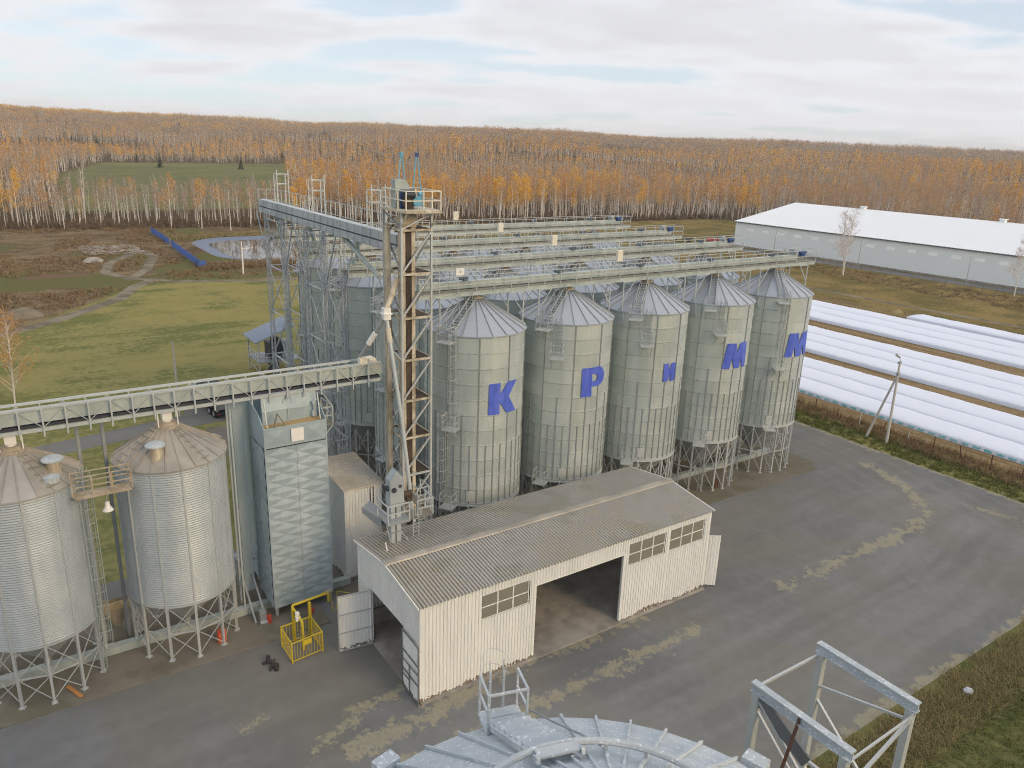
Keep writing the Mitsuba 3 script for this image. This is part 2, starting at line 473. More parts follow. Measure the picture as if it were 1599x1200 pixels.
yard = unary_union([sbox(-95, -30.6, 50.3, 8.0), sbox(41, 5, 50.3, 47), sbox(-13, 7, 42, 12),
                    LineString([(-95, 28.5), (-60, 33.8), (-32, 37.0), (-20, 39.2), (-12, 40.7), (0, 41.5), (46, 42.5)]).buffer(1.9),
                    Polygon([(-15, 38), (-5, 38.5), (-4, 46), (-13, 45)])])
structure('asphalt_yard', prim(sheet(yard, 0.02), 'mat_asphalt'), label='grey asphalt yard and loop road dusted with spilled grain')
structure('silo_apron', prim(sheet(unary_union([sbox(-12.6, -5.6, 39.6, 36.5), sbox(37, -4.6, 40.6, 30)]).buffer(0.8).buffer(-0.8), 0.045), 'mat_yard_floor'),
          label='trodden concrete floor under the rows of tall silos')
structure('hopper_apron', prim(sheet(sbox(-60, -5.0, -14.2, 3.4), 0.10), 'mat_yard_floor'), label='raised earthy concrete strip under the two ribbed silos')
trk = unary_union([LineString([(45, 122), (25.2, 125.4), (22.1, 124.9), (4.5, 130.5), (-4.5, 138.6), (-8.2, 147.4)]).buffer(1.15),
                   LineString([(-4.8, 136.9), (0.8, 149.6), (6.2, 170.8), (4.7, 181.4), (-5.4, 162.4), (-8, 149.2)]).buffer(1.1),
                   LineString([(-0.3, 135), (-5.2, 127.9), (-9.9, 115.9), (-14.8, 109.6), (-21.9, 100.7), (-27.8, 95.4), (-36, 88)]).buffer(1.35)])
structure('dirt_track', prim(sheet(trk, 0.03), 'mat_track'), label='winding earth track between the meadow and the rough ground')
structure('field_track', prim(sheet(unary_union([LineString([(136.2, 90), (137.5, 45), (140, 10), (141, -40)]).buffer(0.9)]), 0.03), 'mat_track'),
          label='pale wheel track in the field beyond the white bags')
structure('service_road', prim(sheet(LineString([(150, 160), (179, 128), (181, 100), (183.5, 60), (186.5, 25), (190, -70)]).buffer(3.2), 0.05), 'mat_asphalt'),
          label='narrow asphalt road along the white hall')

# pond behind the blue fence
pond = sbox(24, 154, 62, 193).buffer(-9).buffer(9)


def ring_pts(poly, n=96):
    L = poly.exterior
    return np.array([L.interpolate(t, normalized=True).coords[0] for t in np.linspace(0, 1, n, endpoint=False)])


_loops = []
for off, z in ((9.0, -0.1), (5.6, 0.75), (5.0, 0.75), (0.0, 0.1)):
    q = sbox(24 - off, 154 - off, 62 + off, 193 + off).buffer(-(9 + off)).buffer(9 + off)
    _loops.append(np.c_[ring_pts(q), np.full(96, z)])


def loops_mesh(loops):
    n = len(loops[0])
    v = np.vstack(loops)
    i, j = np.meshgrid(np.arange(len(loops) - 1), np.arange(n), indexing='ij')
    return v, np.stack([i * n + j, i * n + (j + 1) % n, (i + 1) * n + (j + 1) % n, (i + 1) * n + j], -1).reshape(-1, 4)


structure('pond_bank', mikit.ply(loops_mesh(_loops[:3]), 'mat_ground', smooth=40), label='weedy earth bank round the pond')
structure('pond_liner', mikit.ply(loops_mesh(_loops[2:]), 'mat_liner', smooth=40), label='grey liner on the inner slope of the pond')
structure('pond_water', prim(sheet(pond.buffer(0.6), 0.22, 0.05), 'mat_water'), label='still dark water of the pond reflecting the birches')

# ------------------------------------------------------------------ trees
def birch_meshes(seed, H=15.0, start=0.4, leaves=220, size=0.45, nb=12, fork=False, width=2.4, twigs=60, sides=5):
    """(trunk with limbs, crown of leaves and twigs) of one slender birch standing at the origin."""
    r = np.random.default_rng(seed)
    trunk, crown = MB(), MB()
    tips = []
    stems = [(0.0, 0.0, 1.0)] if not fork else [(-0.16, 0.04, 1.0), (0.17, -0.05, 0.94)]
    for lx, ly, hs in stems:
        n = 7
        t = np.linspace(0, 1, n)
        bend = np.cumsum(r.normal(0, 0.10, (n, 2)), axis=0) * 0.8
        pts = np.stack([lx * H * 0.5 * t ** 1.3 + bend[:, 0] * t, ly * H * 0.5 * t ** 1.3 + bend[:, 1] * t, H * hs * t - 0.15], -1)
        rad = H * (0.0092 * (1 - t) ** 0.8 + 0.0013)
        trunk.tube(pts, rad, sides, caps=False)
        for k in range(nb):
            tt = start + (0.97 - start) * (k + r.random()) / nb
            base = np.array([np.interp(tt, t, pts[:, c]) for c in range(3)])
            a = r.random() * 6.283
            ln = width * (1.25 - tt) * r.uniform(0.7, 1.25) * 1.35
            up = r.uniform(0.8, 1.7)
            d = np.array([math.cos(a), math.sin(a), up])
            d /= np.linalg.norm(d)
            mid = base + d * ln * 0.55
            end = base + d * ln + np.array([0, 0, -0.10 * ln])
            trunk.tube([base, mid, end], [H * 0.0030 * (1.25 - tt) + 0.012, H * 0.0016 + 0.006, 0.008], 3, caps=False)
            tips += [base + (end - base) * s_ for s_ in (0.35, 0.6, 0.8, 1.0)]
    tips = np.array(tips)
    if twigs:
        c = tips[r.integers(0, len(tips), twigs)]
        d = r.normal(0, 1, (twigs, 3)) + [0, 0, 0.9]
        d /= np.linalg.norm(d, axis=1, keepdims=True)
        L = r.uniform(0.6, 1.5, (twigs, 1))
        s = np.cross(d, [0.3, 0.5, 0.1])
        s /= np.linalg.norm(s, axis=1, keepdims=True)
        v = np.stack([c - s * 0.03, c + s * 0.03, c + d * L], 1).reshape(-1, 3)
        crown.add(v, np.arange(len(v)).reshape(-1, 3))
    if leaves:
        c = tips[r.integers(0, len(tips), leaves)] + r.normal(0, 0.42, (leaves, 3)) * [1, 1, 0.8]
        d = r.normal(0, 1, (leaves, 3))
        d /= np.linalg.norm(d, axis=1, keepdims=True)
        s = np.cross(d, r.normal(0, 1, (leaves, 3)))
        s /= np.linalg.norm(s, axis=1, keepdims=True)
        w = size * r.uniform(0.5, 1.2, (leaves, 1))
        v = np.stack([c - d * w * 0.5, c + s * w * 0.42, c + d * w * 0.6 - s * w * 0.1], 1).reshape(-1, 3)
        crown.add(v, np.arange(len(v)).reshape(-1, 3))
    return trunk, crown


def conifer_meshes(seed, H=13.0):
    r = np.random.default_rng(seed)
    trunk, crown = MB(), MB()
    trunk.tube([[0, 0, -0.1], [0, 0, H]], [0.16, 0.02], 6, caps=False)
    for k in range(26):
        z = H * (0.08 + 0.9 * k / 26)
        R = (H - z) * 0.24 + 0.15
        for a in r.random(9) * 6.283:
            d = np.array([math.cos(a), math.sin(a), -0.28])
            s = np.array([-d[1], d[0], 0]) * R * 0.22
            p = np.array([0, 0, z + r.normal(0, 0.1)])
            crown.add([p, p + d * R * 0.6 + s, p + d * R * r.uniform(0.85, 1.1), p + d * R * 0.6 - s], [[0, 1, 2], [0, 2, 3]])
    return trunk, crown


# kinds: name, bark, leaf material, label words
KINDS = {
    'bare': ('mat_bark_white', 'mat_twig', dict(leaves=60, size=0.24, twigs=200)),
    'thin': ('mat_bark_grey', 'mat_twig', dict(leaves=90, size=0.28, twigs=190, width=1.9)),
    'orange': ('mat_bark_white', 'mat_leaf_orange', dict(leaves=760, size=0.34, twigs=80, width=3.3)),
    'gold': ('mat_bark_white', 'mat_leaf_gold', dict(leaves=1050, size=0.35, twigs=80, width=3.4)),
    'rust': ('mat_bark_white', 'mat_leaf_rust', dict(leaves=560, size=0.32, twigs=110, width=3.0)),
    'tan': ('mat_bark_grey', 'mat_leaf_tan', dict(leaves=480, size=0.31, twigs=110, width=2.8)),
}
TREE_P = {}
for kname, (bark, leaf, kw) in KINDS.items():
    TREE_P[kname] = []
    for s in range(4):
        tr, cr = birch_meshes(100 * s + len(kname) * 7 + ord(kname[0]), H=15.0, start=0.30 + 0.08 * s, nb=13, fork=(s == 3), **kw)
        TREE_P[kname].append((prim(tr, bark, smooth=True), prim(cr, leaf)))
_ct, _cc = conifer_meshes(5)
TREE_P['conifer'] = [(prim(_ct, 'mat_bark_grey'), prim(_cc, 'mat_conifer'))]

rng = np.random.default_rng(2024)


def place_tree(x, y, kind, h=15.0, name='birch_tree', label='', group=None, var=None, lean=None):
    k = thing(name, label, 'tree', group)
    var = rng.integers(0, len(TREE_P[kind])) if var is None else var
    a, b = TREE_P[kind][var]
    lx, ly = (rng.normal(0, 0.03, 2)) if lean is None else lean
    sh = np.eye(4)
    sh[0, 2], sh[1, 2] = lx, ly
    s = h / 15.0
    M = trans(x, y, float(terr(x, y))) @ sh @ rotz(rng.random() * 360) @ scl(s, s, s)
    put(k, 'trunk', a, M, frame=np.eye(4))
    put(k, 'crown', b, M, frame=np.eye(4))
    return k


def kind_fields(x, y, k=1.0):
    p = np.stack([np.asarray(x) * k, np.asarray(y) * k, np.zeros(np.shape(x))], -1)
    return meshkit.fbm(p * 0.011, 3, seed=21), meshkit.fbm(p * 0.03, 3, seed=33)


def forest_kind(n1, n2, r):
    q = r.random()
    if n1 + 0.22 * (q - 0.5) > 0.52:
        return ('orange', 'gold', 'rust', 'orange')[min(3, int(r.random() * 4))] if n2 > 0.5 else ('orange', 'rust', 'tan', 'bare')[int(r.random() * 4)]
    if n2 > 0.52:
        return ('bare', 'bare', 'rust', 'thin', 'tan')[int(r.random() * 5)]
    return ('thin', 'tan', 'bare', 'rust', 'rust', 'orange')[int(r.random() * 6)]


def depth_in(u, v):
    """How far inside the forest's edge a point lies (negative outside)."""
    wv = 3 * math.sin(u * 0.11) + 2 * math.sin(u * 0.31 + 2)
    d = v - (240.0 - 0.13 * u) - wv
    if 178 < u < 264:
        d = min(d, v - 206)
    if u > 250:
        d = max(d, min(u - 264 - 2 * math.sin(v * 0.2), 400) if v > -150 else -1)
    return d


def in_forest(x, y):
    u, v = to_uv(x, y)
    if depth_in(u, v) < 0:
        return False
    if 297 < v < 734 and -10 + (v - 240) * .085 + max(v - 570, 0) * .2 < u < 56 + (v - 208) * .33:
        return False
    r, az = math.hypot(x, y), math.degrees(math.atan2(x, y))
    if 1120 < r < 1290 and -3.5 < az < 10:
        return False
    return True


# the nearest trees are individuals; LAB says what sets each kind apart
LAB = {'bare': ('bare white-stemmed birch at the forest edge', 'bare white birches along the forest edge'),
       'thin': ('thin leafless grey tree at the forest edge', 'thin leafless trees along the forest edge'),
       'orange': ('birch with a thin orange crown at the forest edge', 'orange birches along the forest edge'),
       'gold': ('birch with a dense golden yellow crown at the forest edge', 'golden birches along the forest edge'),
       'rust': ('birch with a sparse rusty brown crown at the forest edge', 'rusty brown birches along the forest edge'),
       'tan': ('grey-stemmed tree with a thin tan crown at the forest edge', 'tan trees along the forest edge')}
cand = []
for _ in range(60000):
    r_ = math.sqrt(rng.uniform(225 ** 2, 560 ** 2))
    az_ = rng.uniform(-0.66, 0.66)
    x_, y_ = r_ * math.sin(az_), r_ * math.cos(az_)
    if in_forest(x_, y_):
        u_, v_ = to_uv(x_, y_)
        cand.append((depth_in(u_, v_), r_, x_, y_))
cand = np.array(cand)
# thin out to a spacing of about 2.6 m near the edge, wider behind it
keep, cells = [], {}
for d_, r_, x_, y_ in cand:
    sp = 3.2 + min(max(d_, 0), 60) * 0.03
    c = (int(x_ // 3), int(y_ // 3))
    ok = all((x_ - a) ** 2 + (y_ - b) ** 2 > sp * sp for i in (-1, 0, 1, -2, 2) for j in (-1, 0, 1, -2, 2) for a, b in cells.get((c[0] + i, c[1] + j), ()))
    if ok:
        cells.setdefault(c, []).append((x_, y_))
        keep.append((d_, r_, x_, y_))
keep = np.array(keep)
order = np.argsort(keep[:, 0] + (keep[:, 1] - 250) * 0.06)
first, rest = keep[order[:272]], keep[order[272:]]
K1, K2 = kind_fields(first[:, 2], first[:, 3])


def where(x, y):
    """Which stretch of the forest edge a tree stands in, for its label."""
    a = math.degrees(math.atan2(x, y))
    return ('left of the blue fence' if a < -25.5 else 'behind the pond' if a < -16.5 else 'between pond and tower' if a < -9 else 'right of the tower' if a < 3 else 'above the row conveyors' if a < 14 else 'behind the white hall')


def in_wedge(x, y):
    u, v = to_uv(x, y)
    return v < 305 and -26 < u < 56 + (v - 208) * .33


for (d_, r_, x_, y_), n1_, n2_ in zip(first, K1, K2):
    kd = forest_kind(n1_, n2_, rng)
    if kd == 'thin' and rng.random() < 0.45:
        kd = 'bare'
    wh = where(x_, y_)
    if n1_ > 0.44 and not in_wedge(x_, y_) and rng.random() < 0.35:
        kd = ('gold', 'orange')[rng.integers(0, 2)]
    wedge = in_wedge(x_, y_)
    if wedge and rng.random() < 0.6:
        kd = ('thin', 'bare')[rng.integers(0, 2)]
    place_tree(x_, y_, kd, rng.uniform(10.5, 15.0) if wedge and rng.random() < 0.85 else rng.uniform(11.0, 20.0), label=LAB[kd][0] + ' ' + wh, group=LAB[kd][1] + ', ' + wh)

# trees one can point to
_t, _c = birch_meshes(80, H=15.0, start=0.14, nb=24, fork=True, leaves=2300, size=0.26, twigs=300, width=3.6)
TREE_P['bushy'] = [(prim(_t, 'mat_bark_white', smooth=True), prim(_c, 'mat_leaf_orange'))]
place_tree(-59.2, 86.4, 'bushy', 11.5, label='orange-leaved birch beside the meadow at the left border of the picture', var=0, lean=(0.05, 0))
_t, _c = birch_meshes(77, H=15.0, start=0.22, nb=26, fork=True, leaves=2600, size=0.2, twigs=500, width=3.0)
TREE_P['pale'] = [(prim(_t, 'mat_bark_white', smooth=True), prim(_c, 'mat_pale_crown'))]
_t, _c = birch_meshes(78, H=15.0, start=0.22, nb=20, leaves=700, size=0.2, twigs=400, width=2.8)
TREE_P['pale'].append((prim(_t, 'mat_bark_white', smooth=True), prim(_c, 'mat_pale_crown')))
place_tree(*world(164.2, 74.2), 'pale', 18.0, label='pale leafless birch with two stems in front of the white hall', var=0)
place_tree(*world(175.5, 35.3), 'pale', 15.0, label='pale leafless birch by the hall road at the right border', var=1)
for x_, y_, kd, h_, lb in ((-116.5, 262, 'orange', 17.5, 'tall orange birch above the upper end of the blue fence'), (-107, 264, 'orange', 16.5, 'orange birch standing to the right of the blue fence before the far clearing'), (-76.5, 268, 'gold', 15.5, 'golden birch between the pond and the cross gallery'), (-158, 246, 'gold', 18, 'bright golden birch left of all others at the forest edge'), (-96.5, 262, 'rust', 17, 'rusty birch standing clear before the far green clearing')):
    place_tree(x_, y_, kd, h_, label=lb)
for (x_, y_, h_, lb) in ((-296, 655, 17, 'dark conifer left of the others beyond the green clearing'), (-238, 680, 16, 'dark conifer in the middle beyond the green clearing'), (-190, 668, 15, 'dark conifer at the right end of the green clearing'),
                         (-55, 520, 14, 'dark conifer among the orange birches behind the slanting gallery'), (56, 640, 15, 'dark conifer above the row conveyors in the far forest')):
    place_tree(x_, y_, 'conifer', h_, name='conifer_tree', label=lb)

# everything behind them: one forest
n_forest = 0


def far_instance(group, x, y, s, z=None):
    global n_forest
    n_forest += 1
    M = trans(x, y, float(terr(x, y)) if z is None else z) @ rotz(rng.random() * 360) @ scl(s, s, s * rng.uniform(0.9, 1.12))
    scene[f'birch_forest__{n_forest:05d}'] = {'type': 'instance', 'to_world': T4(M), 'shapegroup': {'type': 'ref', 'id': group}}


def group_of(name, parts):
    scene[name] = {'type': 'shapegroup', **{f'p{i}': p for i, p in enumerate(parts)}}
    return name


GR = {k: [group_of(f'tree_group_{k}_{i}', ab) for i, ab in enumerate(v)] for k, v in TREE_P.items()}
K1, K2 = kind_fields(rest[:, 2], rest[:, 3])
for (d_, r_, x_, y_), n1_, n2_ in zip(rest, K1, K2):
    if d_ > 75 and rng.random() < 0.35:
        continue
    kd = forest_kind(n1_, n2_, rng)
    wedge = in_wedge(x_, y_)
    if wedge and rng.random() < 0.7:
        kd = ('thin', 'bare')[rng.integers(0, 2)]
    far_instance(GR[kd][rng.integers(0, len(GR[kd]))], x_, y_, rng.uniform(0.7, 0.98) if wedge else rng.uniform(0.75, 1.2), 0.0)

# lighter trees for the distance
LITE = {'conifer': GR['conifer']}
for kname, (bark, leaf, kw) in KINDS.items():
    kw2 = dict(kw, leaves=int(kw['leaves'] * 0.30), size=kw['size'] * 1.7, twigs=40)
    LITE[kname] = []
    for s in range(3):
        tr, cr = birch_meshes(900 + 50 * s + ord(kname[0]), H=15.0, start=0.34, nb=6, sides=3, **kw2)
        LITE[kname].append(group_of(f'tree_lite_{kname}_{s}', (prim(tr, bark), prim(cr, leaf))))


def clump(seed, leaf, bark, n=7, leaves=95, size=1.5):
    r = np.random.default_rng(seed)
    tr, cr = MB(), MB()
    for k in range(n):
        cx, cy = r.normal(0, 4.0, 2)
        h = r.uniform(12, 16)
        tr.tube([[cx, cy, -0.3], [cx + r.normal(0, .4), cy, h * 0.95]], [0.17, 0.05], 3, caps=False)
        m = leaves // n
        c = np.stack([cx + r.normal(0, 1.3, m), cy + r.normal(0, 1.3, m), h * r.uniform(0.42, 1.0, m)], -1)
        d = r.normal(0, 1, (m, 3))
        d /= np.linalg.norm(d, axis=1, keepdims=True)
        s = np.cross(d, r.normal(0, 1, (m, 3)))
        s /= np.linalg.norm(s, axis=1, keepdims=True)
        w = size * r.uniform(0.5, 1.2, (m, 1))
        cr.add(np.stack([c - d * w * 0.5, c + s * w * 0.45, c + d * w * 0.6], 1).reshape(-1, 3), np.arange(3 * m).reshape(-1, 3))
    return prim(tr, bark), prim(cr, leaf)


CL = {}
for kname, (bark, leaf, kw) in KINDS.items():
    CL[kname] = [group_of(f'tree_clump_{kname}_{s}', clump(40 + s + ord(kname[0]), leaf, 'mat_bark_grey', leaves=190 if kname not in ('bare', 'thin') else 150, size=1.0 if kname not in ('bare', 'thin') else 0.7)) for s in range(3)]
CL['conifer'] = GR['conifer']

AZM = 0.63
for r0, r1, area, pool in ((560, 1250, 48.0, LITE), (1250, 2350, 170.0, CL)):
    n = int(AZM * (r1 * r1 - r0 * r0) / area)
    rr = np.sqrt(rng.uniform(r0 * r0, r1 * r1, n))
    aa = rng.uniform(-AZM, AZM, n)
    X, Y = rr * np.sin(aa), rr * np.cos(aa)
    Z = terr(X, Y)
    K1, K2 = kind_fields(X, Y, 0.6)
    STD = meshkit.fbm(np.stack([X * 0.006, Y * 0.006, X * 0], -1), 3, seed=61)
    GP = meshkit.fbm(np.stack([aa * rr * 0.006, rr * 0.020, X * 0], -1), 3, seed=71)
    BD = meshkit.fbm(np.stack([X * 0.0042, Y * 0.0042, X * 0 + 3], -1), 3, seed=81)
    for r_, a_, x_, y_, z_, n1_, n2_, st_, gp_, bd_ in zip(rr, aa, X, Y, Z, K1, K2, STD, GP, BD):
        if not in_forest(x_, y_) or (r_ > 2080 and rng.random() < 0.4) or (0.60 < gp_ and r_ < 1900):
            continue
        kd = forest_kind(n1_, n2_, rng) if rng.random() < 0.25 else (('bare', 'tan', 'bare', 'thin', 'rust') if bd_ < 0.44 else ('rust', 'tan', 'rust', 'bare', 'tan') if bd_ < 0.53 else ('orange', 'rust', 'tan', 'rust', 'gold'))[rng.integers(0, 5)]
        if rng.random() < (0.018 if pool is CL else 0.006):
            kd = 'conifer'
        if pool is CL and a_ < -0.10 and r_ > 1750 + 300 * max(0, (a_ + 0.55)) and rng.random() < 0.92:  # golden leaf colour stands in for sunlight on the far-left ridge
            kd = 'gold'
        far_instance(pool[kd][rng.integers(0, len(pool[kd]))], x_, y_, rng.uniform(0.85, 1.1) * (0.45 + 1.1 * st_), z_)
stuff('birch_forest', 'autumn birch forest stretching over the hills to the horizon', 'forest')


# low growth: shrubs at the forest edge, weeds on the rough ground, grass along the kerbs
def tufts(n, place, mat, h=(0.4, 1.0), w=0.05, spread=0.25, blades=7, seed=1):
    r = np.random.default_rng(seed)
    P = np.array([place(r) for _ in range(n)], float)
    xy = np.repeat(P, blades, 0) + r.normal(0, spread * 0.5, (n * blades, 2))
    m = len(xy)
    hh = r.uniform(*h, (m, 1))
    lean = r.normal(0, spread, (m, 2)) * hh / h[1]
    a = r.random(m) * 6.283
    s = np.stack([np.cos(a), np.sin(a), a * 0], -1) * w
    x, y = world(xy[:, 0], xy[:, 1])
    b = np.stack([x, y, terr(x, y) - 0.03], -1)
    t = b + np.c_[lean, hh]
    v = np.stack([b - s, b + s, t], 1).reshape(-1, 3)
    return mikit.ply((v, np.arange(len(v)).reshape(-1, 3)), mat)


def in_box(u0, u1, v0, v1, f=None):
    def p(r):
        while True:
            q = (r.uniform(u0, u1), r.uniform(v0, v1))
            if f is None or f(*q):
                return q
    return p


def weedy(u, v):
    return v > 1.5 + np.interp(u, [-60, -28, -5, 5, 25, 60], [84, 96, 128, 131, 126, 118]) and not trk.buffer(0.8).contains(PointS(u, v)) and not (u > 14 and 140 < v < 206) and float(meshkit.fbm(np.array([u * 0.05, v * 0.05, 0.0]), 3, seed=8)) > 0.47


from shapely.geometry import Point as PointS
for nm, pl, lab in (
        ('dry_weeds', tufts(2600, in_box(-55, 22, 95, 240, weedy), 'mat_weed', (0.3, 0.9), 0.13, 0.8, 8, 3), 'brown withered weeds on the rough ground left of the pond'),
        ('edge_shrubs', tufts(1900, in_box(-60, 270, 195, 262, lambda u, v: -5 < v - (240 - 0.13 * u) < 12 and not (u > 176 and v < 207)), 'mat_weed_dark', (0.5, 2.6), 0.16, 1.3, 10, 4), 'dark leafless brushwood along the foot of the forest'),
        ('pond_reeds', tufts(900, in_box(12, 60, 142, 152), 'mat_weed', (0.5, 1.4), 0.12, 0.6, 8, 5), 'brown reeds and weeds on the near bank of the pond'),
        ('pond_weeds', tufts(700, in_box(15, 60, 199, 212), 'mat_grass_dry', (0.4, 1.1), 0.14, 0.6, 8, 6), 'tawny grass on the far bank of the pond'),
        ('fence_weeds', tufts(1500, in_box(53.6, 57.6, -45, 24), 'mat_weed', (0.35, 1.0), 0.04, 0.4, 9, 7), 'tangled brown weeds along the rusty wire fence'),
        ('kerb_grass', tufts(2600, in_box(50.4, 54.5, -45, 24), 'mat_grass_green', (0.15, 0.45), 0.04, 0.3, 9, 8), 'dark green grass between the asphalt and the wire fence'),
        ('verge_grass', tufts(2200, in_box(2, 34, -34.2, -30.8, lambda u, v: v < -31.0 - 0.5 * math.sin(u * 1.7)), 'mat_grass_dry', (0.2, 0.65), 0.018, 0.45, 10, 9), 'long pale grass hanging over the near kerb'),
        ('slope_grass', tufts(2500, in_box(2, 34, -41, -32.6), 'mat_grass_green', (0.12, 0.34), 0.025, 0.25, 9, 10), 'short dark grass on the slope at the lower right'),
        ('hall_weeds', tufts(900, in_box(158, 176, 0, 110), 'mat_weed', (0.2, 0.7), 0.10, 0.6, 8, 11), 'brown weeds along the fence before the white hall')):
    k_ = put(None, nm, pl, frame=np.eye(4))
    stuff(k_, lab, 'weeds' if 'weed' in nm or 'shrub' in nm or 'reed' in nm else 'grass')

# ------------------------------------------------------------------ tall silos
SR, Z0, Z1 = 3.84, 5.27, 18.47
RZ = np.linspace(Z0, Z1, 12)                    # eleven rings of sheets


def handrail(parent, pts, h=1.1, step=1.3, mat='mat_rail', r=0.022, M=None, mid=True, post='post', rail='handrail'):
    """Rails along a polyline of floor points, with posts, each an entry under parent."""
    M = np.eye(4) if M is None else M
    pts = np.asarray(pts, float)
    for z in ((h, h * 0.5) if mid else (h,)):
        top = MB()
        for p, q in zip(pts[:-1], pts[1:]):
            top.bar(p + [0, 0, z], q + [0, 0, z], r * 2)
        put(parent, rail, prim(top, mat), M)
    pst = POST.setdefault((h, mat, r), prim(MB().bar([0, 0, 0], [0, 0, h + 0.01], r * 2.3), mat))
    for k, (p, q) in enumerate(zip(pts[:-1], pts[1:])):
        n = max(1, int(round(np.linalg.norm(q - p) / step)))
        for i in range(n + (k == len(pts) - 2)):
            put(parent, post, pst, M @ trans(*(p + (q - p) * i / n)))


POST = {}


def ladder_mb(h, w=0.42, rung=0.3, cage=True, r=0.35):
    """Ladder standing along z in the plane x = 0, cage towards +x."""
    mb = MB()
    for s in (-1, 1):
        mb.bar([0, s * w / 2, 0], [0, s * w / 2, h + 0.9], 0.045)
    for k in range(int(h / rung) + 1):
        mb.bar([0, -w / 2, 0.2 + k * rung], [0, w / 2, 0.2 + k * rung], 0.03)
    if cage:
        for k in range(max(2, int(h / 0.9))):
            z = 2.0 + k * 0.9
            if z > h + 0.9:
                break
            a = np.radians(np.linspace(-90, 90, 7))
            mb.tube(np.stack([0.02 + np.cos(a) * 0.62, np.sin(a) * r, a * 0 + z], -1), 0.018, 4, caps=False)
        for a in np.radians([-55, 0, 55]):
            mb.bar([0.02 + math.cos(a) * 0.62, math.sin(a) * r, 2.0], [0.02 + math.cos(a) * 0.62, math.sin(a) * r, h + 0.8], 0.03)
    return mb


def sheet_prim(r, width, z0, z1, n, mat):
    mb = MB().rev([(r - 0.02, z0), (r, z0 + .005), (r, z1 - 0.12), (r - 0.025, z1 - 0.11), (r - 0.025, z1 - 0.075), (r + 0.045, z1 - 0.07), (r + 0.045, z1 - 0.005), (r - 0.02, z1)], -width / 2, width / 2, n)
    return prim(mb, mat, smooth=25)


SHEETS = [[sheet_prim(SR + 0.004 * (k % 2), 36, 0, RZ[1] - RZ[0], 9, m) for m in ('mat_galv_a', 'mat_galv_b', 'mat_galv_c')] for k in range(2)]
RING_WALL = prim(MB().rev([(SR, 0), (SR, 1.15), (SR + 0.03, 1.155), (SR + 0.03, 1.195), (SR - 0.02, 1.2)], n=60), 'mat_galv_b', smooth=25)


def stiff(z0, z1):
    return prim(MB().box(SR - 0.01, SR + 0.065, -0.036, 0.036, z0, z1), 'mat_galv_dark')


STIFF = [stiff(Z0, Z1 - 0.05), stiff(Z0, RZ[6]), stiff(Z0, RZ[4])]
NR = 22
ZE, ZT, RC = 18.50, 20.62, 0.36
_ra, _rb = -180.0 / NR, 180.0 / NR


def roof_panel_mb(R=SR + 0.14, ze=ZE, zt=ZT, rc=RC, n=NR):
    a, b = math.radians(-180 / n), math.radians(180 / n)
    p = [[R * math.cos(t), R * math.sin(t), ze] for t in (a, b)] + [[rc * math.cos(t), rc * math.sin(t), zt] for t in (b, a)]
    q = [[R * math.cos(t), R * math.sin(t), ze - 0.09] for t in (a, b)]
    return MB().add(p + q, [[0, 1, 2, 3], [4, 5, 1, 0]])


def roof_rib_mb(R=SR + 0.15, ze=ZE, zt=ZT, rc=RC, n=NR, w=0.045, h=0.07):
    t = math.radians(180 / n)
    return MB().bar([R * math.cos(t), R * math.sin(t), ze + h * 0.4], [rc * math.cos(t), rc * math.sin(t), zt + h * 0.4], w, h)


ROOF_PANEL, ROOF_RIB = prim(roof_panel_mb(), 'mat_galv_roof'), prim(roof_rib_mb(), 'mat_galv_dark')
ROOF_CAP = prim(MB().rev([(0.52, ZT - 0.03), (0.50, ZT + 0.06), (0.36, ZT + 0.10), (0.34, ZT + 0.30), (0.18, ZT + 0.34), (0.0, ZT + 0.34)], n=18), 'mat_grain_dust', smooth=35)
ROOF_EDGE = prim(MB().rev([(SR - 0.01, Z1 - 0.04), (SR + 0.05, Z1 - 0.04), (SR + 0.05, Z1 + 0.03), (SR - 0.01, Z1 + 0.03)], n=44), 'mat_galv_roof')
RING_BEAM = prim(MB().rev([(SR - 0.12, 5.0), (SR + 0.06, 5.0), (SR + 0.06, 5.06), (SR + 0.02, 5.08), (SR + 0.02, 5.2), (SR + 0.06, 5.22), (SR + 0.06, Z0 + 0.01), (SR - 0.1, Z0 + 0.01)], n=60), 'mat_steel', smooth=25)
LEG = prim(MB().box(SR - 0.09, SR + 0.05, -0.07, 0.07, 0.0, 5.02).box(SR - 0.17, SR + 0.13, -0.15, 0.15, 0.0, 0.07), 'mat_steel')


def cp(r, a, z):
    return np.array([r * math.cos(math.radians(a)), r * math.sin(math.radians(a)), z])


BRACE = prim(MB().bar(cp(SR - .02, 0, 2.45), cp(SR - .02, 18, 4.95), 0.06).bar(cp(SR - .05, 18, 2.45), cp(SR - .05, 0, 4.95), 0.06)
             .bar(cp(SR - .02, 0, 2.3), cp(SR - .02, 18, 0.15), 0.05), 'mat_steel')
TIE = prim(MB().bar(cp(SR - .02, 0, 2.38), cp(SR - .02, 18, 2.38), 0.09), 'mat_steel')
HOPPER = prim(MB().rev([(SR - 0.1, 5.05), (0.35, 1.35), (0.22, 1.2), (0.22, 0.85)], n=36), 'mat_hopper', smooth=30)
CHUTE = prim(MB().box(-0.3, 0.3, -0.3, 0.3, 0.55, 0.9).box(-0.18, 0.18, -0.18, 0.18, 0.9, 1.25), 'mat_steel_grey')
LADDERS = {h: prim(ladder_mb(h), 'mat_rail') for h in (4.2, 6.6, 2.2)}
LADDERS_DARK = {h: prim(ladder_mb(h), 'mat_steel_grey') for h in (4.2, 6.6, 2.2)}
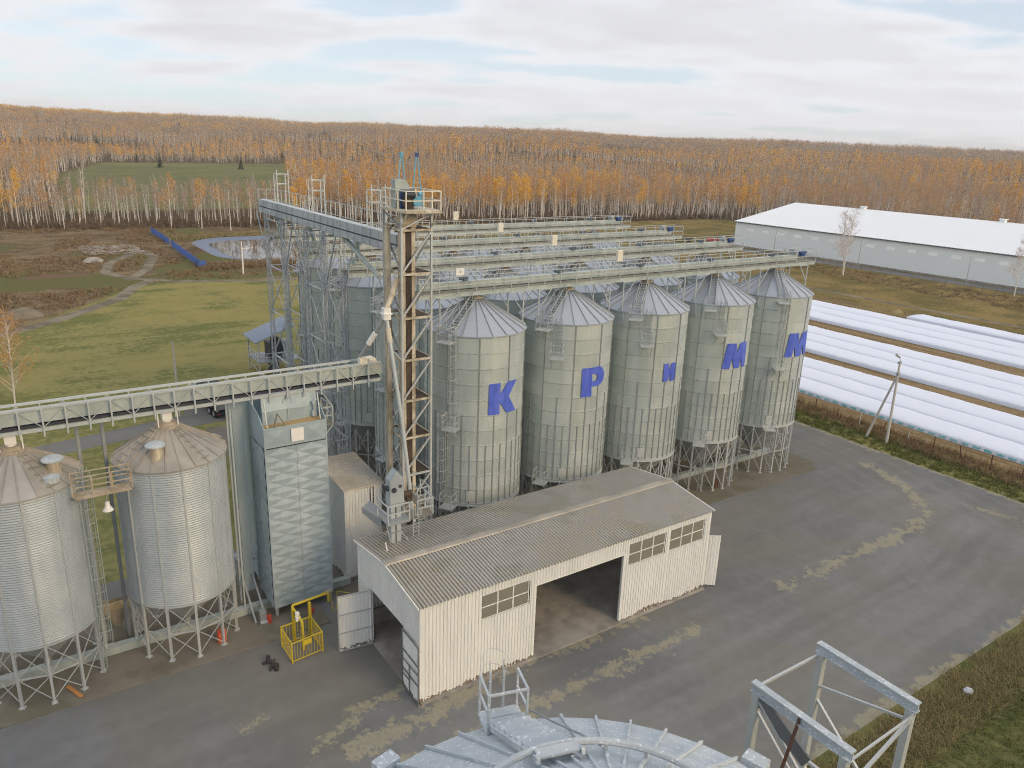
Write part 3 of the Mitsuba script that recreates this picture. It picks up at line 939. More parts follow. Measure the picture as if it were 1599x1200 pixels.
LANDING = prim(MB().box(SR + 0.03, SR + 1.05, -0.55, 0.55, 0.0, 0.08).bar([SR + 0.02, -0.4, -0.9], [SR + 0.95, -0.4, 0.0], 0.05).bar([SR + 0.02, 0.4, -0.9], [SR + 0.95, 0.4, 0.0], 0.05), 'mat_steel')


def roof_stair_prim():
    mb = MB()
    sl = (ZT - ZE) / (SR + 0.14 - RC)
    for s in (-1, 1):
        mb.bar([SR + 0.1, s * 0.3, ZE + 0.12], [0.6, s * 0.3, ZE + 0.12 + sl * (SR - 0.5)], 0.05, 0.09)
        mb.bar([SR + 0.1, s * 0.3, ZE + 0.95], [0.9, s * 0.3, ZE + 0.95 + sl * (SR - 0.8)], 0.04)
        for k in range(4):
            r = SR + 0.05 - k * 0.95
            mb.bar([r, s * 0.3, ZE + 0.1 + sl * (SR + .1 - r)], [r, s * 0.3, ZE + 0.96 + sl * (SR + .1 - r)], 0.04)
    for k in range(11):
        r = SR - 0.05 - k * 0.3
        mb.bar([r, -0.3, ZE + 0.18 + sl * (SR + .1 - r)], [r, 0.3, ZE + 0.18 + sl * (SR + .1 - r)], 0.12, 0.03)
    return prim(mb, 'mat_rail')


ROOF_STAIR = roof_stair_prim()
STRUT = prim(MB().bar([0, 0, 17.75], [0, 0, 21.0], 0.085).bar([0, 0, 20.98], [-1.25, 0, 20.98], 0.08).bar([0, 0, 19.35], [-1.2, 0, 20.95], 0.06).box(-0.16, 0.07, -0.28, 0.28, 17.35, 18.45), 'mat_rail')
SPOUT = prim(MB().tube([[0, 0, ZT + 0.2], [0, 0, 21.25]], 0.15, 10).box(-0.22, 0.22, -0.2, 0.2, ZT + 0.5, ZT + 0.68), 'mat_conveyor')
OUTLET = prim(MB().box(-0.55, 0.55, 0.0, 0.5, 0.0, 1.15), 'mat_galv_roof')
DOOR = prim(MB().box(SR + 0.01, SR + 0.06, -0.32, 0.32, 5.4, 6.35).box(SR + 0.06, SR + 0.09, -0.22, 0.22, 5.5, 6.25), 'mat_galv_seam')


def silo(u, v, dz, label, group, detail=True, ladders='short', stair_a=-150.0, phase=-80.0):
    k = thing('grain_silo', label, 'silo', group)
    M = trans(u, v, 0)
    D = trans(u, v, dz)
    r = np.random.default_rng(int(abs(u) * 100 + v * 7))
    if detail:
        for i in range(11):
            for s in range(10):
                a = phase + 18 + 36 * s
                put(k, 'wall_sheet', SHEETS[i % 2][r.integers(0, 3)], D @ trans(0, 0, RZ[i]) @ rotz(a) @ trans(r.normal(0, 0.004), 0, 0))
        for s in range(40):
            lvl = 0 if s % 4 == 0 else 1 if s % 2 == 0 else 2
            put(k, 'stiffener', STIFF[lvl], D @ rotz(phase + 9 * s))
    else:
        for i in range(11):
            put(k, 'wall_ring', RING_WALL, D @ trans(0, 0, RZ[i]))
    for s in range(NR):
        put(k, 'roof_panel', ROOF_PANEL, D @ rotz(s * 360 / NR + 4))
        put(k, 'roof_rib', ROOF_RIB, D @ rotz(s * 360 / NR + 4))
    for nm, sh in (('roof_cap', ROOF_CAP), ('eave_trim', ROOF_EDGE), ('ring_beam', RING_BEAM), ('hopper', HOPPER), ('spout', SPOUT)):
        put(k, nm, sh, D)
    put(k, 'chute', CHUTE, M)
    for s in range(20):
        put(k, 'leg', LEG, M @ rotz(phase + 9 + 18 * s))
        put(k, 'brace', BRACE, M @ rotz(phase + 9 + 18 * s))
        put(k, 'tie', TIE, M @ rotz(phase + 9 + 18 * s))
    for sx in (-1, 1):
        for sy in (-1, 1):
            put(k, 'strut', STRUT, D @ trans(sx * 3.68, sy * 1.05, 0) @ (np.eye(4) if sx > 0 else scl(-1, 1, 1)))
    put(k, 'roof_stair', ROOF_STAIR, D @ rotz(stair_a))
    put(k, 'landing', LANDING, D @ rotz(stair_a) @ trans(0, 0, 18.0))
    rl = MB()
    for p, q in (((SR + 1.0, -0.5), (SR + 1.0, 0.5)), ((SR + 0.1, -0.5), (SR + 1.0, -0.5)), ((SR + 0.1, 0.5), (SR + 1.0, 0.5))):
        for z in (0.55, 1.1):
            rl.bar([*p, z], [*q, z], 0.04)
    for p in ((SR + 1.0, -0.5), (SR + 1.0, 0.5), (SR + 0.1, -0.5), (SR + 0.1, 0.5)):
        rl.bar([*p, 0], [*p, 1.1], 0.045)
    RL = POST.setdefault('landing_rail', prim(rl, 'mat_rail'))
    put(k, 'landing_rail', RL, D @ rotz(stair_a) @ trans(0, 0, 18.08))
    if detail:
        set_ = LADDERS if ladders == 'full' else LADDERS_DARK
        if ladders != 'none':
            a1, a2 = stair_a + (6 if ladders == 'full' else 15), stair_a - 6
            zm = 11.5 if ladders == 'full' else 15.9
            put(k, 'ladder', set_[6.6 if ladders == 'full' else 2.2], D @ rotz(a1) @ trans(SR + 0.12, 0, zm))
            put(k, 'landing', LANDING, D @ rotz(a1) @ trans(0, 0, zm - 0.1))
            put(k, 'landing_rail', RL, D @ rotz(a1) @ trans(0, 0, zm - 0.02))
            if ladders == 'full':
                put(k, 'ladder', set_[6.6], D @ rotz(a2) @ trans(SR + 0.12, 0, 5.0))
        put(k, 'landing', LANDING, D @ rotz(stair_a + 4) @ trans(0, 0, 5.0))
        put(k, 'landing_rail', RL, D @ rotz(stair_a + 4) @ trans(0, 0, 5.08))
        put(k, 'ladder', LADDERS_DARK[4.2], M @ rotz(stair_a + 12) @ trans(SR + 0.16, 0, 0))
        put(k, 'door', DOOR, D @ rotz(phase - 43))
    return k


# letters: outlines as (angle on the wall in degrees, height)
LET = {
    'K': ([(-104.9, 14.9), (-91.4, 14.9), (-91.6, 13.98), (-81.2, 14.9), (-67.7, 14.9), (-79.8, 13.75), (-67.7, 12.47), (-81.9, 12.47), (-92.1, 13.42), (-91.7, 12.47), (-105.2, 12.47)], None),
    'P': ([(-105.5, 14.9), (-80, 14.9), (-75.3, 14.75), (-71.6, 14.45), (-69.8, 14.05), (-71.5, 13.65), (-75.5, 13.40), (-81, 13.28), (-91.4, 13.28), (-90.8, 12.47), (-105.2, 12.47)],
          [(-91.8, 14.34), (-86.4, 14.33), (-83.4, 14.2), (-82.6, 14.03), (-83.6, 13.84), (-86.0, 13.74), (-91.3, 13.74)]),
    'I': ([(-101.9, 14.1), (-94.3, 14.1), (-93.4, 13.39), (-89.2, 14.1), (-82.6, 14.1), (-82.4, 12.48), (-90.0, 12.48), (-89.3, 13.27), (-94.5, 12.48), (-101.4, 12.48)], None),
    'M': ([(-111.7, 14.9), (-97.8, 14.9), (-95.0, 14.0), (-89.6, 14.9), (-76.3, 14.9), (-73.4, 12.48), (-81.8, 12.48), (-84.7, 13.5), (-88.4, 12.48), (-97.5, 12.48), (-102.8, 13.6), (-104.8, 12.48), (-116.5, 12.48)], None),
    'N': ([(-109.1, 14.9), (-93.7, 14.9), (-89.5, 13.8), (-83.1, 14.9), (-66.5, 14.9), (-60.5, 12.48), (-72.5, 12.48), (-77.5, 13.6), (-82.4, 12.48), (-94.0, 12.48), (-98.0, 13.6), (-101.5, 12.48), (-113.6, 12.48)], None),
}


def letter(u, v, dz, which, key):
    out, hole = LET[which]
    poly = Polygon(out, [hole] if hole else None)
    mb = MB()
    for a in np.arange(-120, -56, 3.0):
        for z in np.arange(12.4, 15.0, 1.3):
            g = poly.intersection(sbox(a, z, a + 3.0, z + 1.3))
            for q in getattr(g, 'geoms', [g]):
                if q.geom_type == 'Polygon' and q.area > 1e-4:
                    m = trimesh.creation.extrude_polygon(q, 1.0, engine='earcut')
                    ang, rad = np.radians(m.vertices[:, 0]), SR + 0.062 + 0.03 * m.vertices[:, 2]
                    mb.add(np.stack([rad * np.cos(ang), rad * np.sin(ang), m.vertices[:, 1] + dz], -1), m.faces)
    put(key, 'letter', prim(mb, 'mat_letter_blue'), trans(u, v, 0))


DZ = [0.0, 0.2, 0.4, 0.7]
ROWV = [0.0, 9.4, 18.8, 28.2]
front = [('K', 'full', -150, 'nearest galvanised silo with a blue letter K, right of the lattice tower'), ('P', 'short', -151, 'galvanised silo with a blue letter P behind the long shed'),
         ('I', 'short', -143, 'galvanised silo with a small blue letter И, third from the tower'), ('M', 'short', -140, 'galvanised silo with a blue letter M, second from the right'),
         ('N', 'full', -128, 'galvanised silo with a blue letter M at the right end of the front row')]
for i, (ch, lad, sa, lab) in enumerate(front):
    k = silo(8.845 * i, 0.0, DZ[0], lab, 'lettered silos of the front row', True, lad, sa)
    letter(8.845 * i, 0.0, DZ[0], ch, k)
rowname = ['front', 'second', 'third', 'rear']
for j in (1, 2, 3):
    for i in range(5):
        lab = (f'galvanised silo at the left end of the {rowname[j]} row, left of the lattice tower' if i == 0 else
               f'{("", "second", "third", "fourth", "last")[i]} silo from the left in the {rowname[j]} row, only its cone roof in view')
        silo(8.845 * i, ROWV[j], DZ[j], lab, 'left end silos' if i == 0 else f'half hidden silos of the {rowname[j]} row', i == 0, 'full' if i == 0 else 'none', -165 if i == 0 else -150)

# ------------------------------------------------------------------ conveyors over the silo rows
CASE = prim(MB().box(0.015, 2.385, -0.24, 0.24, 0.0, 0.50).box(-0.03, 0.03, -0.29, 0.29, -0.02, 0.55).box(0.0, 2.4, -0.27, 0.27, 0.48, 0.52), 'mat_conveyor')
GATE = prim(MB().box(-0.32, 0.05, -0.42, -0.1, 0.0, 0.34).tube([[-0.3, -0.26, 0.2], [-0.62, -0.26, 0.2]], 0.13, 10), 'mat_gate_motor')
CROSSBEAM = prim(MB().box(-0.05, 0.05, -0.78, 0.78, -0.12, 0.0), 'mat_conveyor')
WBOX = prim(MB().box(-0.3, 0.3, -0.12, 0.12, 0.0, 0.95).box(-0.27, 0.27, -0.14, -0.12, 0.04, 0.91), 'mat_box_cream')
MOTOR = prim(MB().tube([[0, 0, 0], [0.75, 0, 0]], 0.2, 12).box(0.1, 0.6, -0.22, 0.22, -0.3, -0.12).tube([[0.75, 0, 0], [0.9, 0, 0]], 0.17, 12), 'mat_motor_blue')
GEAR = prim(MB().box(-0.25, 0.25, -0.25, 0.25, -0.1, 0.5).tube([[0, -0.4, 0.2], [0, 0.4, 0.2]], 0.2, 12), 'mat_steel_grey')
for j in range(4):
    v, z = ROWV[j], 21.28 + DZ[j]
    k = thing('row_conveyor', f'pale green chain conveyor with railings over the {rowname[j]} row of silos', 'conveyor', 'row conveyors on the silos')
    ua, ub = (-5.2 if j == 0 else -6.6), 40.6
    M = trans(0, v, 0)
    n = int((ub - ua - 1.2) / 2.4)
    for i in range(n):
        put(k, 'casing', CASE, M @ trans(ua + 0.4 + i * 2.4, 0.12, z + 0.12))
    for s in (-0.74, 0.62):
        b = MB().box(ua, ub, s - 0.06, s + 0.06, z - 0.34, z - 0.30).box(ua, ub, s - 0.012, s + 0.012, z - 0.30, z - 0.06).box(ua, ub, s - 0.06, s + 0.06, z - 0.06, z - 0.02)
        put(k, 'beam', prim(b, 'mat_conveyor'), M)
    put(k, 'deck', prim(MB().box(ua, ub, -0.72, -0.2, z, z + 0.05).box(ua, ub, 0.42, 0.70, z, z + 0.05), 'mat_deck'), M)
    for i in range(int((ub - ua) / 2.4)):
        put(k, 'crossbeam', CROSSBEAM, M @ trans(ua + 0.4 + i * 2.4, 0, z))
    for s in (-0.80, 0.76):
        handrail(k, [(ua, v + s, z - 0.1), (ub, v + s, z - 0.1)], 1.25, 1.6)
    handrail(k, [(ub, v - 0.8, z - 0.1), (ub, v + 0.76, z - 0.1)], 1.25, 1.5)
    for i in range(5):
        put(k, 'gate_drive', GATE, M @ trans(8.845 * i - 1.0, 0.0, z + 0.72))
    put(k, 'gearbox', GEAR, M @ trans(ub - 2.6, 0.12, z + 0.72))
    put(k, 'motor', MOTOR, M @ trans(ub - 2.0, -0.25, z + 0.85))
    b = thing('control_box', f'cream control box on the railing of the {rowname[j]} row conveyor', 'control box', 'cream boxes on the conveyor railings')
    put(b, 'case', WBOX, M @ trans(15.0, 0.85, z + 1.12))
    put(b, 'stand', prim(MB().bar([14.8, 0.9, z], [14.8, 0.9, z + 1.9], 0.05).bar([15.2, 0.9, z], [15.2, 0.9, z + 1.9], 0.05), 'mat_rail'), M)
b = thing('sign_box', 'small white box on the railing next to the lattice tower', 'box')
put(b, 'case', prim(MB().box(-2.3, -1.6, -0.95, -0.8, 22.55, 23.05), 'mat_white_paint'))
put(b, 'dial', prim(MB().box(-2.02, -1.88, -0.957, -0.95, 22.76, 22.84), 'mat_motor_dark'))

# the chain conveyor on the ground below the front row and its neighbours
for j, v in enumerate(ROWV[:2]):
    k = thing('floor_conveyor', f'low chain conveyor below the hoppers of the {rowname[j]} silo row', 'conveyor')
    mb = MB()
    for i in range(19):
        put(k, 'casing', CASE, trans(-7 + i * 2.4, v, 0.06))

# ------------------------------------------------------------------ lattice helpers
def x_frame(mb, p0, p1, q0, q1, w):
    """Diagonal cross between two posts p0-p1 and q0-q1."""
    mb.bar(p0, q1, w)
    mb.bar(q0, p1, w)


def laced(p, h, s=0.42, step=0.55, mat='mat_conveyor_blue'):
    """A laced column: four thin angles with zigzag bars."""
    mb = MB()
    x, y = p
    c = [(x - s / 2, y - s / 2), (x + s / 2, y - s / 2), (x + s / 2, y + s / 2), (x - s / 2, y + s / 2)]
    for a in c:
        mb.bar([*a, 0], [*a, h], 0.06)
    for k in range(int(h / step)):
        z = k * step
        for i in range(4):
            a, b = c[i], c[(i + 1) % 4]
            if k % 2:
                a, b = b, a
            mb.bar([*a, z], [*b, z + step], 0.025)
    return prim(mb, mat)


# ------------------------------------------------------------------ elevator tower
TU0, TU1, TV0, TV1 = -7.8, -5.6, -3.3, -0.6
LEVELS = [3.1, 5.98, 8.84, 11.7, 14.47, 17.4, 20.34, 23.32, 26.21]
TOPZ = 27.45
tw = thing('elevator_tower', 'tall lattice tower with two bucket elevators and a railed platform on top', 'tower')
LEGT = prim(MB().box(-0.07, 0.07, -0.07, 0.07, 0, TOPZ), 'mat_steel')
for x in (TU0, TU1):
    for y in (TV0, TV1):
        put(tw, 'leg', LEGT, trans(x, y, 0))
for zi, z in enumerate(LEVELS):
    mb = MB()
    for a, b in (((TU0, TV0), (TU1, TV0)), ((TU1, TV0), (TU1, TV1)), ((TU1, TV1), (TU0, TV1)), ((TU0, TV1), (TU0, TV0))):
        mb.bar([*a, z], [*b, z], 0.11, 0.14)
    put(tw, 'level_frame', prim(mb, 'mat_tower_beam' if zi > 2 else 'mat_steel'))
    put(tw, 'level_floor', prim(MB().box(TU0 + 0.62, TU1 - 0.06, TV0 + 0.25, TV1 - 0.06, z + 0.04, z + 0.09).bar([TU0, TV0 + .3, z - .06], [TU1, TV0 + .3, z - .06], .09), 'mat_rustbrown'))
zz = [0.1] + LEVELS + [TOPZ - 0.1]
for i in range(len(zz) - 1):
    a, b = zz[i] + 0.08, zz[i + 1] - 0.08
    put(tw, 'brace', prim(MB().bar([TU0, TV0 - .02, a], [TU1, TV0 - .02, b], 0.1), 'mat_steel'))
    put(tw, 'brace', prim(MB().bar([TU1, TV0, b], [TU1, TV1, a], 0.09), 'mat_steel'))
    put(tw, 'brace', prim(MB().bar([TU0, TV0, a], [TU0, TV1, b], 0.09), 'mat_steel_grey'))
    put(tw, 'brace', prim(MB().bar([TU0, TV1, a], [TU1, TV1, b], 0.08), 'mat_steel'))
    if i % 2 == 0 and i + 2 < len(zz):
        put(tw, 'ladder', prim(ladder_mb(zz[i + 1] - zz[i] - 0.3, 0.4, 0.3, True, 0.3), 'mat_rail'), trans(TU0 + 1.35, TV1 - 0.3, zz[i]) @ rotz(-90))
    else:
        put(tw, 'ladder', prim(ladder_mb(max(zz[i + 1] - zz[i] - 0.3, 0.6), 0.4, 0.3, True, 0.3), 'mat_rail'), trans(TU1 - 0.35, TV1 - 0.35, zz[i]) @ rotz(-90))
# bucket elevator legs inside the tower
el = thing('bucket_elevator', 'twin cream elevator trunks rising inside the lattice tower', 'elevator')
zs = np.arange(0.3, 26.4, 2.9)
for (x0, x1, y0, y1, m) in ((TU0 + 0.08, TU0 + 0.39, TV0 + 0.25, TV0 + 0.72, 'mat_cream'), (TU0 + 0.40, TU0 + 0.84, TV0 + 0.27, TV0 + 0.70, 'mat_rustbrown'), (TU0 + 0.85, TU0 + 1.10, TV0 + 0.22, TV0 + 0.72, 'mat_cream'),
                            (TU0 - 0.45, TU0 - 0.16, TV0 + 1.3, TV0 + 1.75, 'mat_cream')):
    for z in zs:
        t = min(z + 2.86, 26.5)
        put(el, 'trunk', prim(MB().box(x0, x1, y0, y1, z, t).box(x0 - 0.03, x1 + 0.03, y0 - 0.03, y1 + 0.03, t - 0.09, t), m))
put(el, 'hood', prim(MB().end([(TV0 + 0.1, 26.4), (TV0 + 1.0, 26.4), (TV0 + 1.25, 25.95), (TV0 + 1.25, 26.9), (TV0 + 0.1, 27.3)], TU0 + 0.1, TU0 + 1.15), 'mat_grain_dust'))
# top platform
put(tw, 'platform', prim(MB().box(-7.9, -5.3, -4.15, -0.5, TOPZ, TOPZ + 0.09).bar([-7.9, -4.15, TOPZ - .02], [-5.3, -4.15, TOPZ - .02], .14).bar([-7.9, -4.15, TOPZ - .02], [-7.9, -.5, TOPZ - .02], .14)
                       .bar([TU0, -4.1, TOPZ - .1], [TU0, TV0, TOPZ - 1.1], .08).bar([TU1, -4.1, TOPZ - .1], [TU1, TV0, TOPZ - 1.1], .08), 'mat_tower_beam'))
handrail(tw, [(-7.85, -4.1, TOPZ + .09), (-5.35, -4.1, TOPZ + .09), (-5.35, -.55, TOPZ + .09), (-7.85, -.55, TOPZ + .09), (-7.85, -4.1, TOPZ + .09)], 1.2, 1.25, mat='mat_box_cream', r=0.032)
hd = put(el, 'head', prim(MB().side([(-7.75, 27.56), (-6.55, 27.56), (-6.3, 28.0), (-6.7, 28.9), (-7.0, 29.35), (-7.75, 29.35)], -2.35, -1.75), 'mat_conveyor'))
put(hd, 'motor', prim(MB().tube([[-7.45, -3.05, 28.45], [-6.75, -3.05, 28.45]], 0.27, 14).box(-7.35, -6.85, -3.2, -2.9, 27.56, 28.2), 'mat_motor_dark'))
put(hd, 'belt_guard', prim(MB().box(-7.5, -6.6, -2.72, -2.5, 27.58, 28.75), 'mat_motor_blue'))
put(hd, 'brake', prim(MB().tube([[-6.35, -2.85, 28.0], [-6.35, -2.35, 28.0]], 0.34, 16).tube([[-6.2, -2.6, 28.45], [-5.95, -2.6, 28.45]], 0.14, 10), 'mat_aframe_blue'))
put(hd, 'pulley', prim(MB().tube([[-7.3, -3.3, 27.95], [-7.3, -3.1, 27.95]], 0.36, 16), 'mat_rustbrown'))
put(hd, 'spout', prim(MB().tube([[-6.35, -2.0, 27.5], [-6.0, -1.5, 26.0], [-5.9, -0.8, 23.0], [-5.6, -0.1, 22.0]], 0.17, 10), 'mat_steel_grey'))
for i, (x, y) in enumerate(((-7.12, -2.0), (-6.0, -2.0))):
    af = thing('lifting_frame', 'light blue lifting frame on the tower head, ' + ('left one' if i == 0 else 'right one'), 'frame')
    for s in (-0.42, 0.42):
        put(af, 'leg', prim(MB().bar([x + s, y, 27.56], [x + s * 0.08, y, 31.0], 0.065), 'mat_aframe_blue'))
    put(af, 'crosspiece', prim(MB().bar([x - 0.26, y, 29.15], [x + 0.26, y, 29.15], 0.05), 'mat_cream'))
    put(af, 'cap', prim(MB().box(x - 0.10, x + 0.10, y - 0.1, y + 0.1, 30.8, 31.06), 'mat_aframe_blue' if i == 0 else 'mat_motor_blue'))

# spouts from the tower: one to the gallery, one down to the small elevator
sp = thing('grain_spout', 'whitish forked spout pipes running down the left side of the tower', 'spout')
put(sp, 'inlet', prim(MB().tube([[-8.0, -2.9, 23.0], [-8.55, -3.25, 21.9], [-8.95, -3.35, 21.2]], 0.17, 12), 'mat_cream', smooth=40))
put(sp, 'diverter', prim(MB().box(-9.2, -8.72, -3.55, -3.1, 20.45, 21.25).box(-9.28, -8.64, -3.62, -3.03, 20.8, 20.9), 'mat_white_paint'))
put(sp, 'branch', prim(MB().tube([[-9.1, -3.2, 20.5], [-9.6, -2.4, 18.95], [-10.1, -1.5, 17.6]], 0.13, 12), 'mat_steel_grey', smooth=40))
put(sp, 'sleeve', prim(MB().tube([[-9.45, -2.65, 19.45], [-9.75, -2.15, 18.6]], 0.19, 12), 'mat_white_paint'))
put(sp, 'down_pipe', prim(MB().tube([[-8.95, -3.35, 20.5], [-8.9, -3.9, 18.4], [-8.5, -4.6, 13.5], [-8.3, -5.1, 9.8], [-8.3, -5.7, 7.0], [-8.3, -6.0, 6.6]], 0.135, 12), 'mat_rail', smooth=40))
put(sp, 'sleeve', prim(MB().tube([[-8.93, -3.5, 19.9], [-8.91, -3.75, 18.95]], 0.17, 12), 'mat_cream'))
put(sp, 'brace', prim(MB().bar([TU0, TV0, 17.4], [-8.9, -3.8, 18.6], 0.07).bar([TU0, TV0, 11.7], [-8.4, -4.75, 12.0], 0.07).bar([-8.95, -3.4, 20.8], [TU0, TV1, 20.3], 0.06), 'mat_steel'))

# ------------------------------------------------------------------ slanting cross gallery on trestles
cg = thing('cross_gallery', 'blue-grey enclosed conveyor gallery crossing above the left ends of the silo rows', 'conveyor')
GV0, GV1, GZ = -0.4, 31.0, 24.3
for i in range(22):
    a = GV0 + i * (GV1 - GV0) / 22
    b = a + (GV1 - GV0) / 22 - 0.03
    put(cg, 'cover', prim(MB().box(-6.75, -6.05, a, b, GZ + 0.62, GZ + 1.25).box(-6.78, -6.74, a, a + 0.06, GZ + 0.6, GZ + 1.27), 'mat_conveyor_blue'))
    put(cg, 'trough', prim(MB().box(-6.82, -6.0, a, b, GZ, GZ + 0.5).box(-6.85, -6.8, a, a + 0.05, GZ - 0.02, GZ + 0.5), 'mat_conveyor_blue'))
put(cg, 'slot', prim(MB().box(-6.7, -6.1, GV0, GV1, GZ + 0.5, GZ + 0.62), 'mat_motor_dark'))
put(cg, 'deck', prim(MB().box(-6.0, -5.1, GV0, GV1, GZ + 0.02, GZ + 0.1).box(-5.14, -5.06, GV0, GV1, GZ - .1, GZ + 0.1), 'mat_deck'))
handrail(cg, [(-5.1, GV0, GZ + 0.1), (-5.1, GV1, GZ + 0.1)], 2.1, 1.1)
handrail(cg, [(-6.8, GV1, GZ + 0.1), (-5.1, GV1, GZ + 0.1)], 2.1, 0.8)
for v in (4.6, 16.9, 26.3):
    g = MB()
    for y in (v, v + 0.9):
        for x in (-6.3, -5.2):
            g.bar([x, y, GZ + 0.9], [x, y, GZ + 4.3 if y == v else GZ + 3.9], 0.09)
    for z in (GZ + 3.0, GZ + 3.9):
        g.bar([-6.3, v, z], [-5.2, v, z], .06).bar([-6.3, v + .9, z], [-5.2, v + .9, z], .06).bar([-6.3, v, z], [-6.3, v + .9, z], .06).bar([-5.2, v, z], [-5.2, v + .9, z], .06)
    put(cg, 'gantry', prim(g, 'mat_rail'))
for t, (va, vb) in enumerate(((28.2, 23.4), (17.2, 13.2))):
    tr = thing('gallery_trestle', 'laced steel trestle under the cross gallery, ' + ('far one at its left end' if t == 0 else 'the one nearer the tower'), 'trestle')
    for u in (-6.95, -5.2):
        for v in (va, vb):
            put(tr, 'column', laced((u, v), GZ, 0.32))
    for u in (-6.95, -5.2):
        for z in np.arange(1.0, 22.0, 4.6):
            mb = MB()
            x_frame(mb, [u, va, z], [u, va, z + 4.4], [u, vb, z], [u, vb, z + 4.4], 0.06)
            mb.bar([u, va, z + 4.5], [u, vb, z + 4.5], 0.11)
            put(tr, 'bracing', prim(mb, 'mat_conveyor_blue'))
    for z in np.arange(1.0, 22.0, 4.6):
        mb = MB()
        for v in (va, vb):
            mb.bar([-6.95, v, z], [-5.2, v, z + 4.4], 0.05)
            mb.bar([-6.95, v, z + 4.5], [-5.2, v, z + 4.5], 0.09)
        put(tr, 'bracing', prim(mb, 'mat_conveyor_blue'))
    for v, o in ((va, 3.0), (vb, -3.0)):
        for u in (-6.95, -5.2):
            put(tr, 'knee_brace', prim(MB().bar([u, v, 19.0], [u, v + o, GZ], 0.1), 'mat_conveyor_blue'))
for j in (1, 2, 3):
    fs = thing('feed_spout', f'slanting spout from the cross gallery to the {rowname[j]} row conveyor', 'spout')
    put(fs, 'pipe', prim(MB().tube([[-6.3, ROWV[j] - 2.0 if j == 1 else ROWV[j] - 0.6, GZ], [-5.5, ROWV[j], 22.1 + DZ[j]]], 0.17, 10), 'mat_conveyor'))
    put(fs, 'box', prim(MB().box(-5.85, -5.2, ROWV[j] - 0.25, ROWV[j] + 0.3, 21.9 + DZ[j], 22.4 + DZ[j]), 'mat_conveyor'))
lp = thing('long_spout', 'long pale spout pipe slanting down beside the tower to the second row', 'spout')
put(lp, 'pipe', prim(MB().tube([[-6.2, 10.6, 24.2], [-6.0, 4.2, 21.9]], 0.2, 12), 'mat_conveyor'))
put(lp, 'flange', prim(MB().tube([[-6.19, 10.2, 24.06], [-6.18, 9.9, 23.95]], 0.27, 12), 'mat_cream'))

# ------------------------------------------------------------------ gallery over the two ribbed silos and the dryer
ga = thing('loading_gallery', 'long grey truss gallery with conveyor passing over the ribbed silos and the dryer', 'conveyor')
UA, UB, VF_, VB_ = -52.0, -8.7, -1.65, -0.55
put(ga, 'chord', prim(MB().box(UA, UB, VF_ - .06, VF_ + .06, 17.0, 17.14), 'mat_rail'))
put(ga, 'chord', prim(MB().box(UA, UB, VB_ - .06, VB_ + .06, 17.02, 17.16), 'mat_rail'))
put(ga, 'chord', prim(MB().box(UA, UB, VF_ - .03, VF_ + .09, 15.72, 15.92), 'mat_rail'))
put(ga, 'chord', prim(MB().box(UA, UB, VB_ - .09, VB_ + .03, 15.72, 15.92), 'mat_rail'))
nb_ = 38
CASE2 = prim(MB().box(0.01, 1.14, -0.36, 0.36, 0, 0.74).box(-0.02, 0.02, -0.39, 0.39, -0.02, 0.77), 'mat_conveyor')
UPR = prim(MB().bar([0, 0, 15.42], [0, 0, 17.0], 0.085), 'mat_rail')
UPRB = prim(MB().bar([0, 0, 15.9], [0, 0, 17.05], 0.075), 'mat_rail')
DIA = [prim(MB().bar([0, 0.04, 17.0 if s else 15.9], [1.14, 0.04, 15.9 if s else 17.0], 0.04), 'mat_rail') for s in (0, 1)]
for i in range(nb_):
    u = UA + 0.2 + i * 1.14
    put(ga, 'casing', CASE2, trans(u, -1.1, 16.18))
    put(ga, 'upright', UPR, trans(u, VF_ - 0.1, 0))
    put(ga, 'upright', UPRB, trans(u, VB_, 0))
    put(ga, 'diagonal', DIA[i % 2], trans(u, VF_, 0))
    put(ga, 'diagonal', DIA[i % 2], trans(u, VB_, 0))
put(ga, 'belt_return', prim(MB().box(UA, UB, -1.5, -0.7, 15.93, 16.1), 'mat_motor_dark'))
put(ga, 'drive', prim(MB().box(-10.2, -9.7, -1.75, -1.3, 17.1, 17.5).box(-9.4, -8.9, -1.5, -0.6, 16.9, 17.3), 'mat_box_cream'))
for (u, v) in ((-27.35, 0.15), (-26.0, 0.25)):
    put(ga, 'support_column', prim(MB().box(u - 0.09, u + 0.09, v - 0.2, v - 0.16, 0, 15.7).box(u - 0.09, u + 0.09, v + 0.16, v + 0.2, 0, 15.7).box(u - 0.02, u + 0.02, v - 0.16, v + 0.16, 0, 15.7), 'mat_steel_grey'))
for u in (-30.64, -22.6):
    put(ga, 'drop_pipe', prim(MB().box(u - 0.28, u + 0.28, -1.4, -0.85, 15.15, 15.72).tube([[u, -1.1, 14.9], [u, -1.1, 15.2]], 0.24, 12).bar([u + .55, -1.5, 14.7], [u + .55, -1.5, 15.72], .06).bar([u - .55, -1.5, 14.7], [u - .55, -1.5, 15.72], .06), 'mat_white_paint'))

# ------------------------------------------------------------------ two ribbed silos
BR, BZ0, BZ1 = 3.15, 4.0, 13.0


def ribbed_panel(width, n=6, pitch=0.15, amp=0.034):
    prof = []
    m = int((BZ1 - BZ0) / pitch)
    for k in range(m):
        z = BZ0 + k * pitch
        prof += [(BR, z), (BR + amp, z + pitch * 0.5)]
    prof.append((BR, BZ1))
    return prim(MB().rev(prof, -width / 2, width / 2, n), 'mat_galv_ribbed', smooth=30)


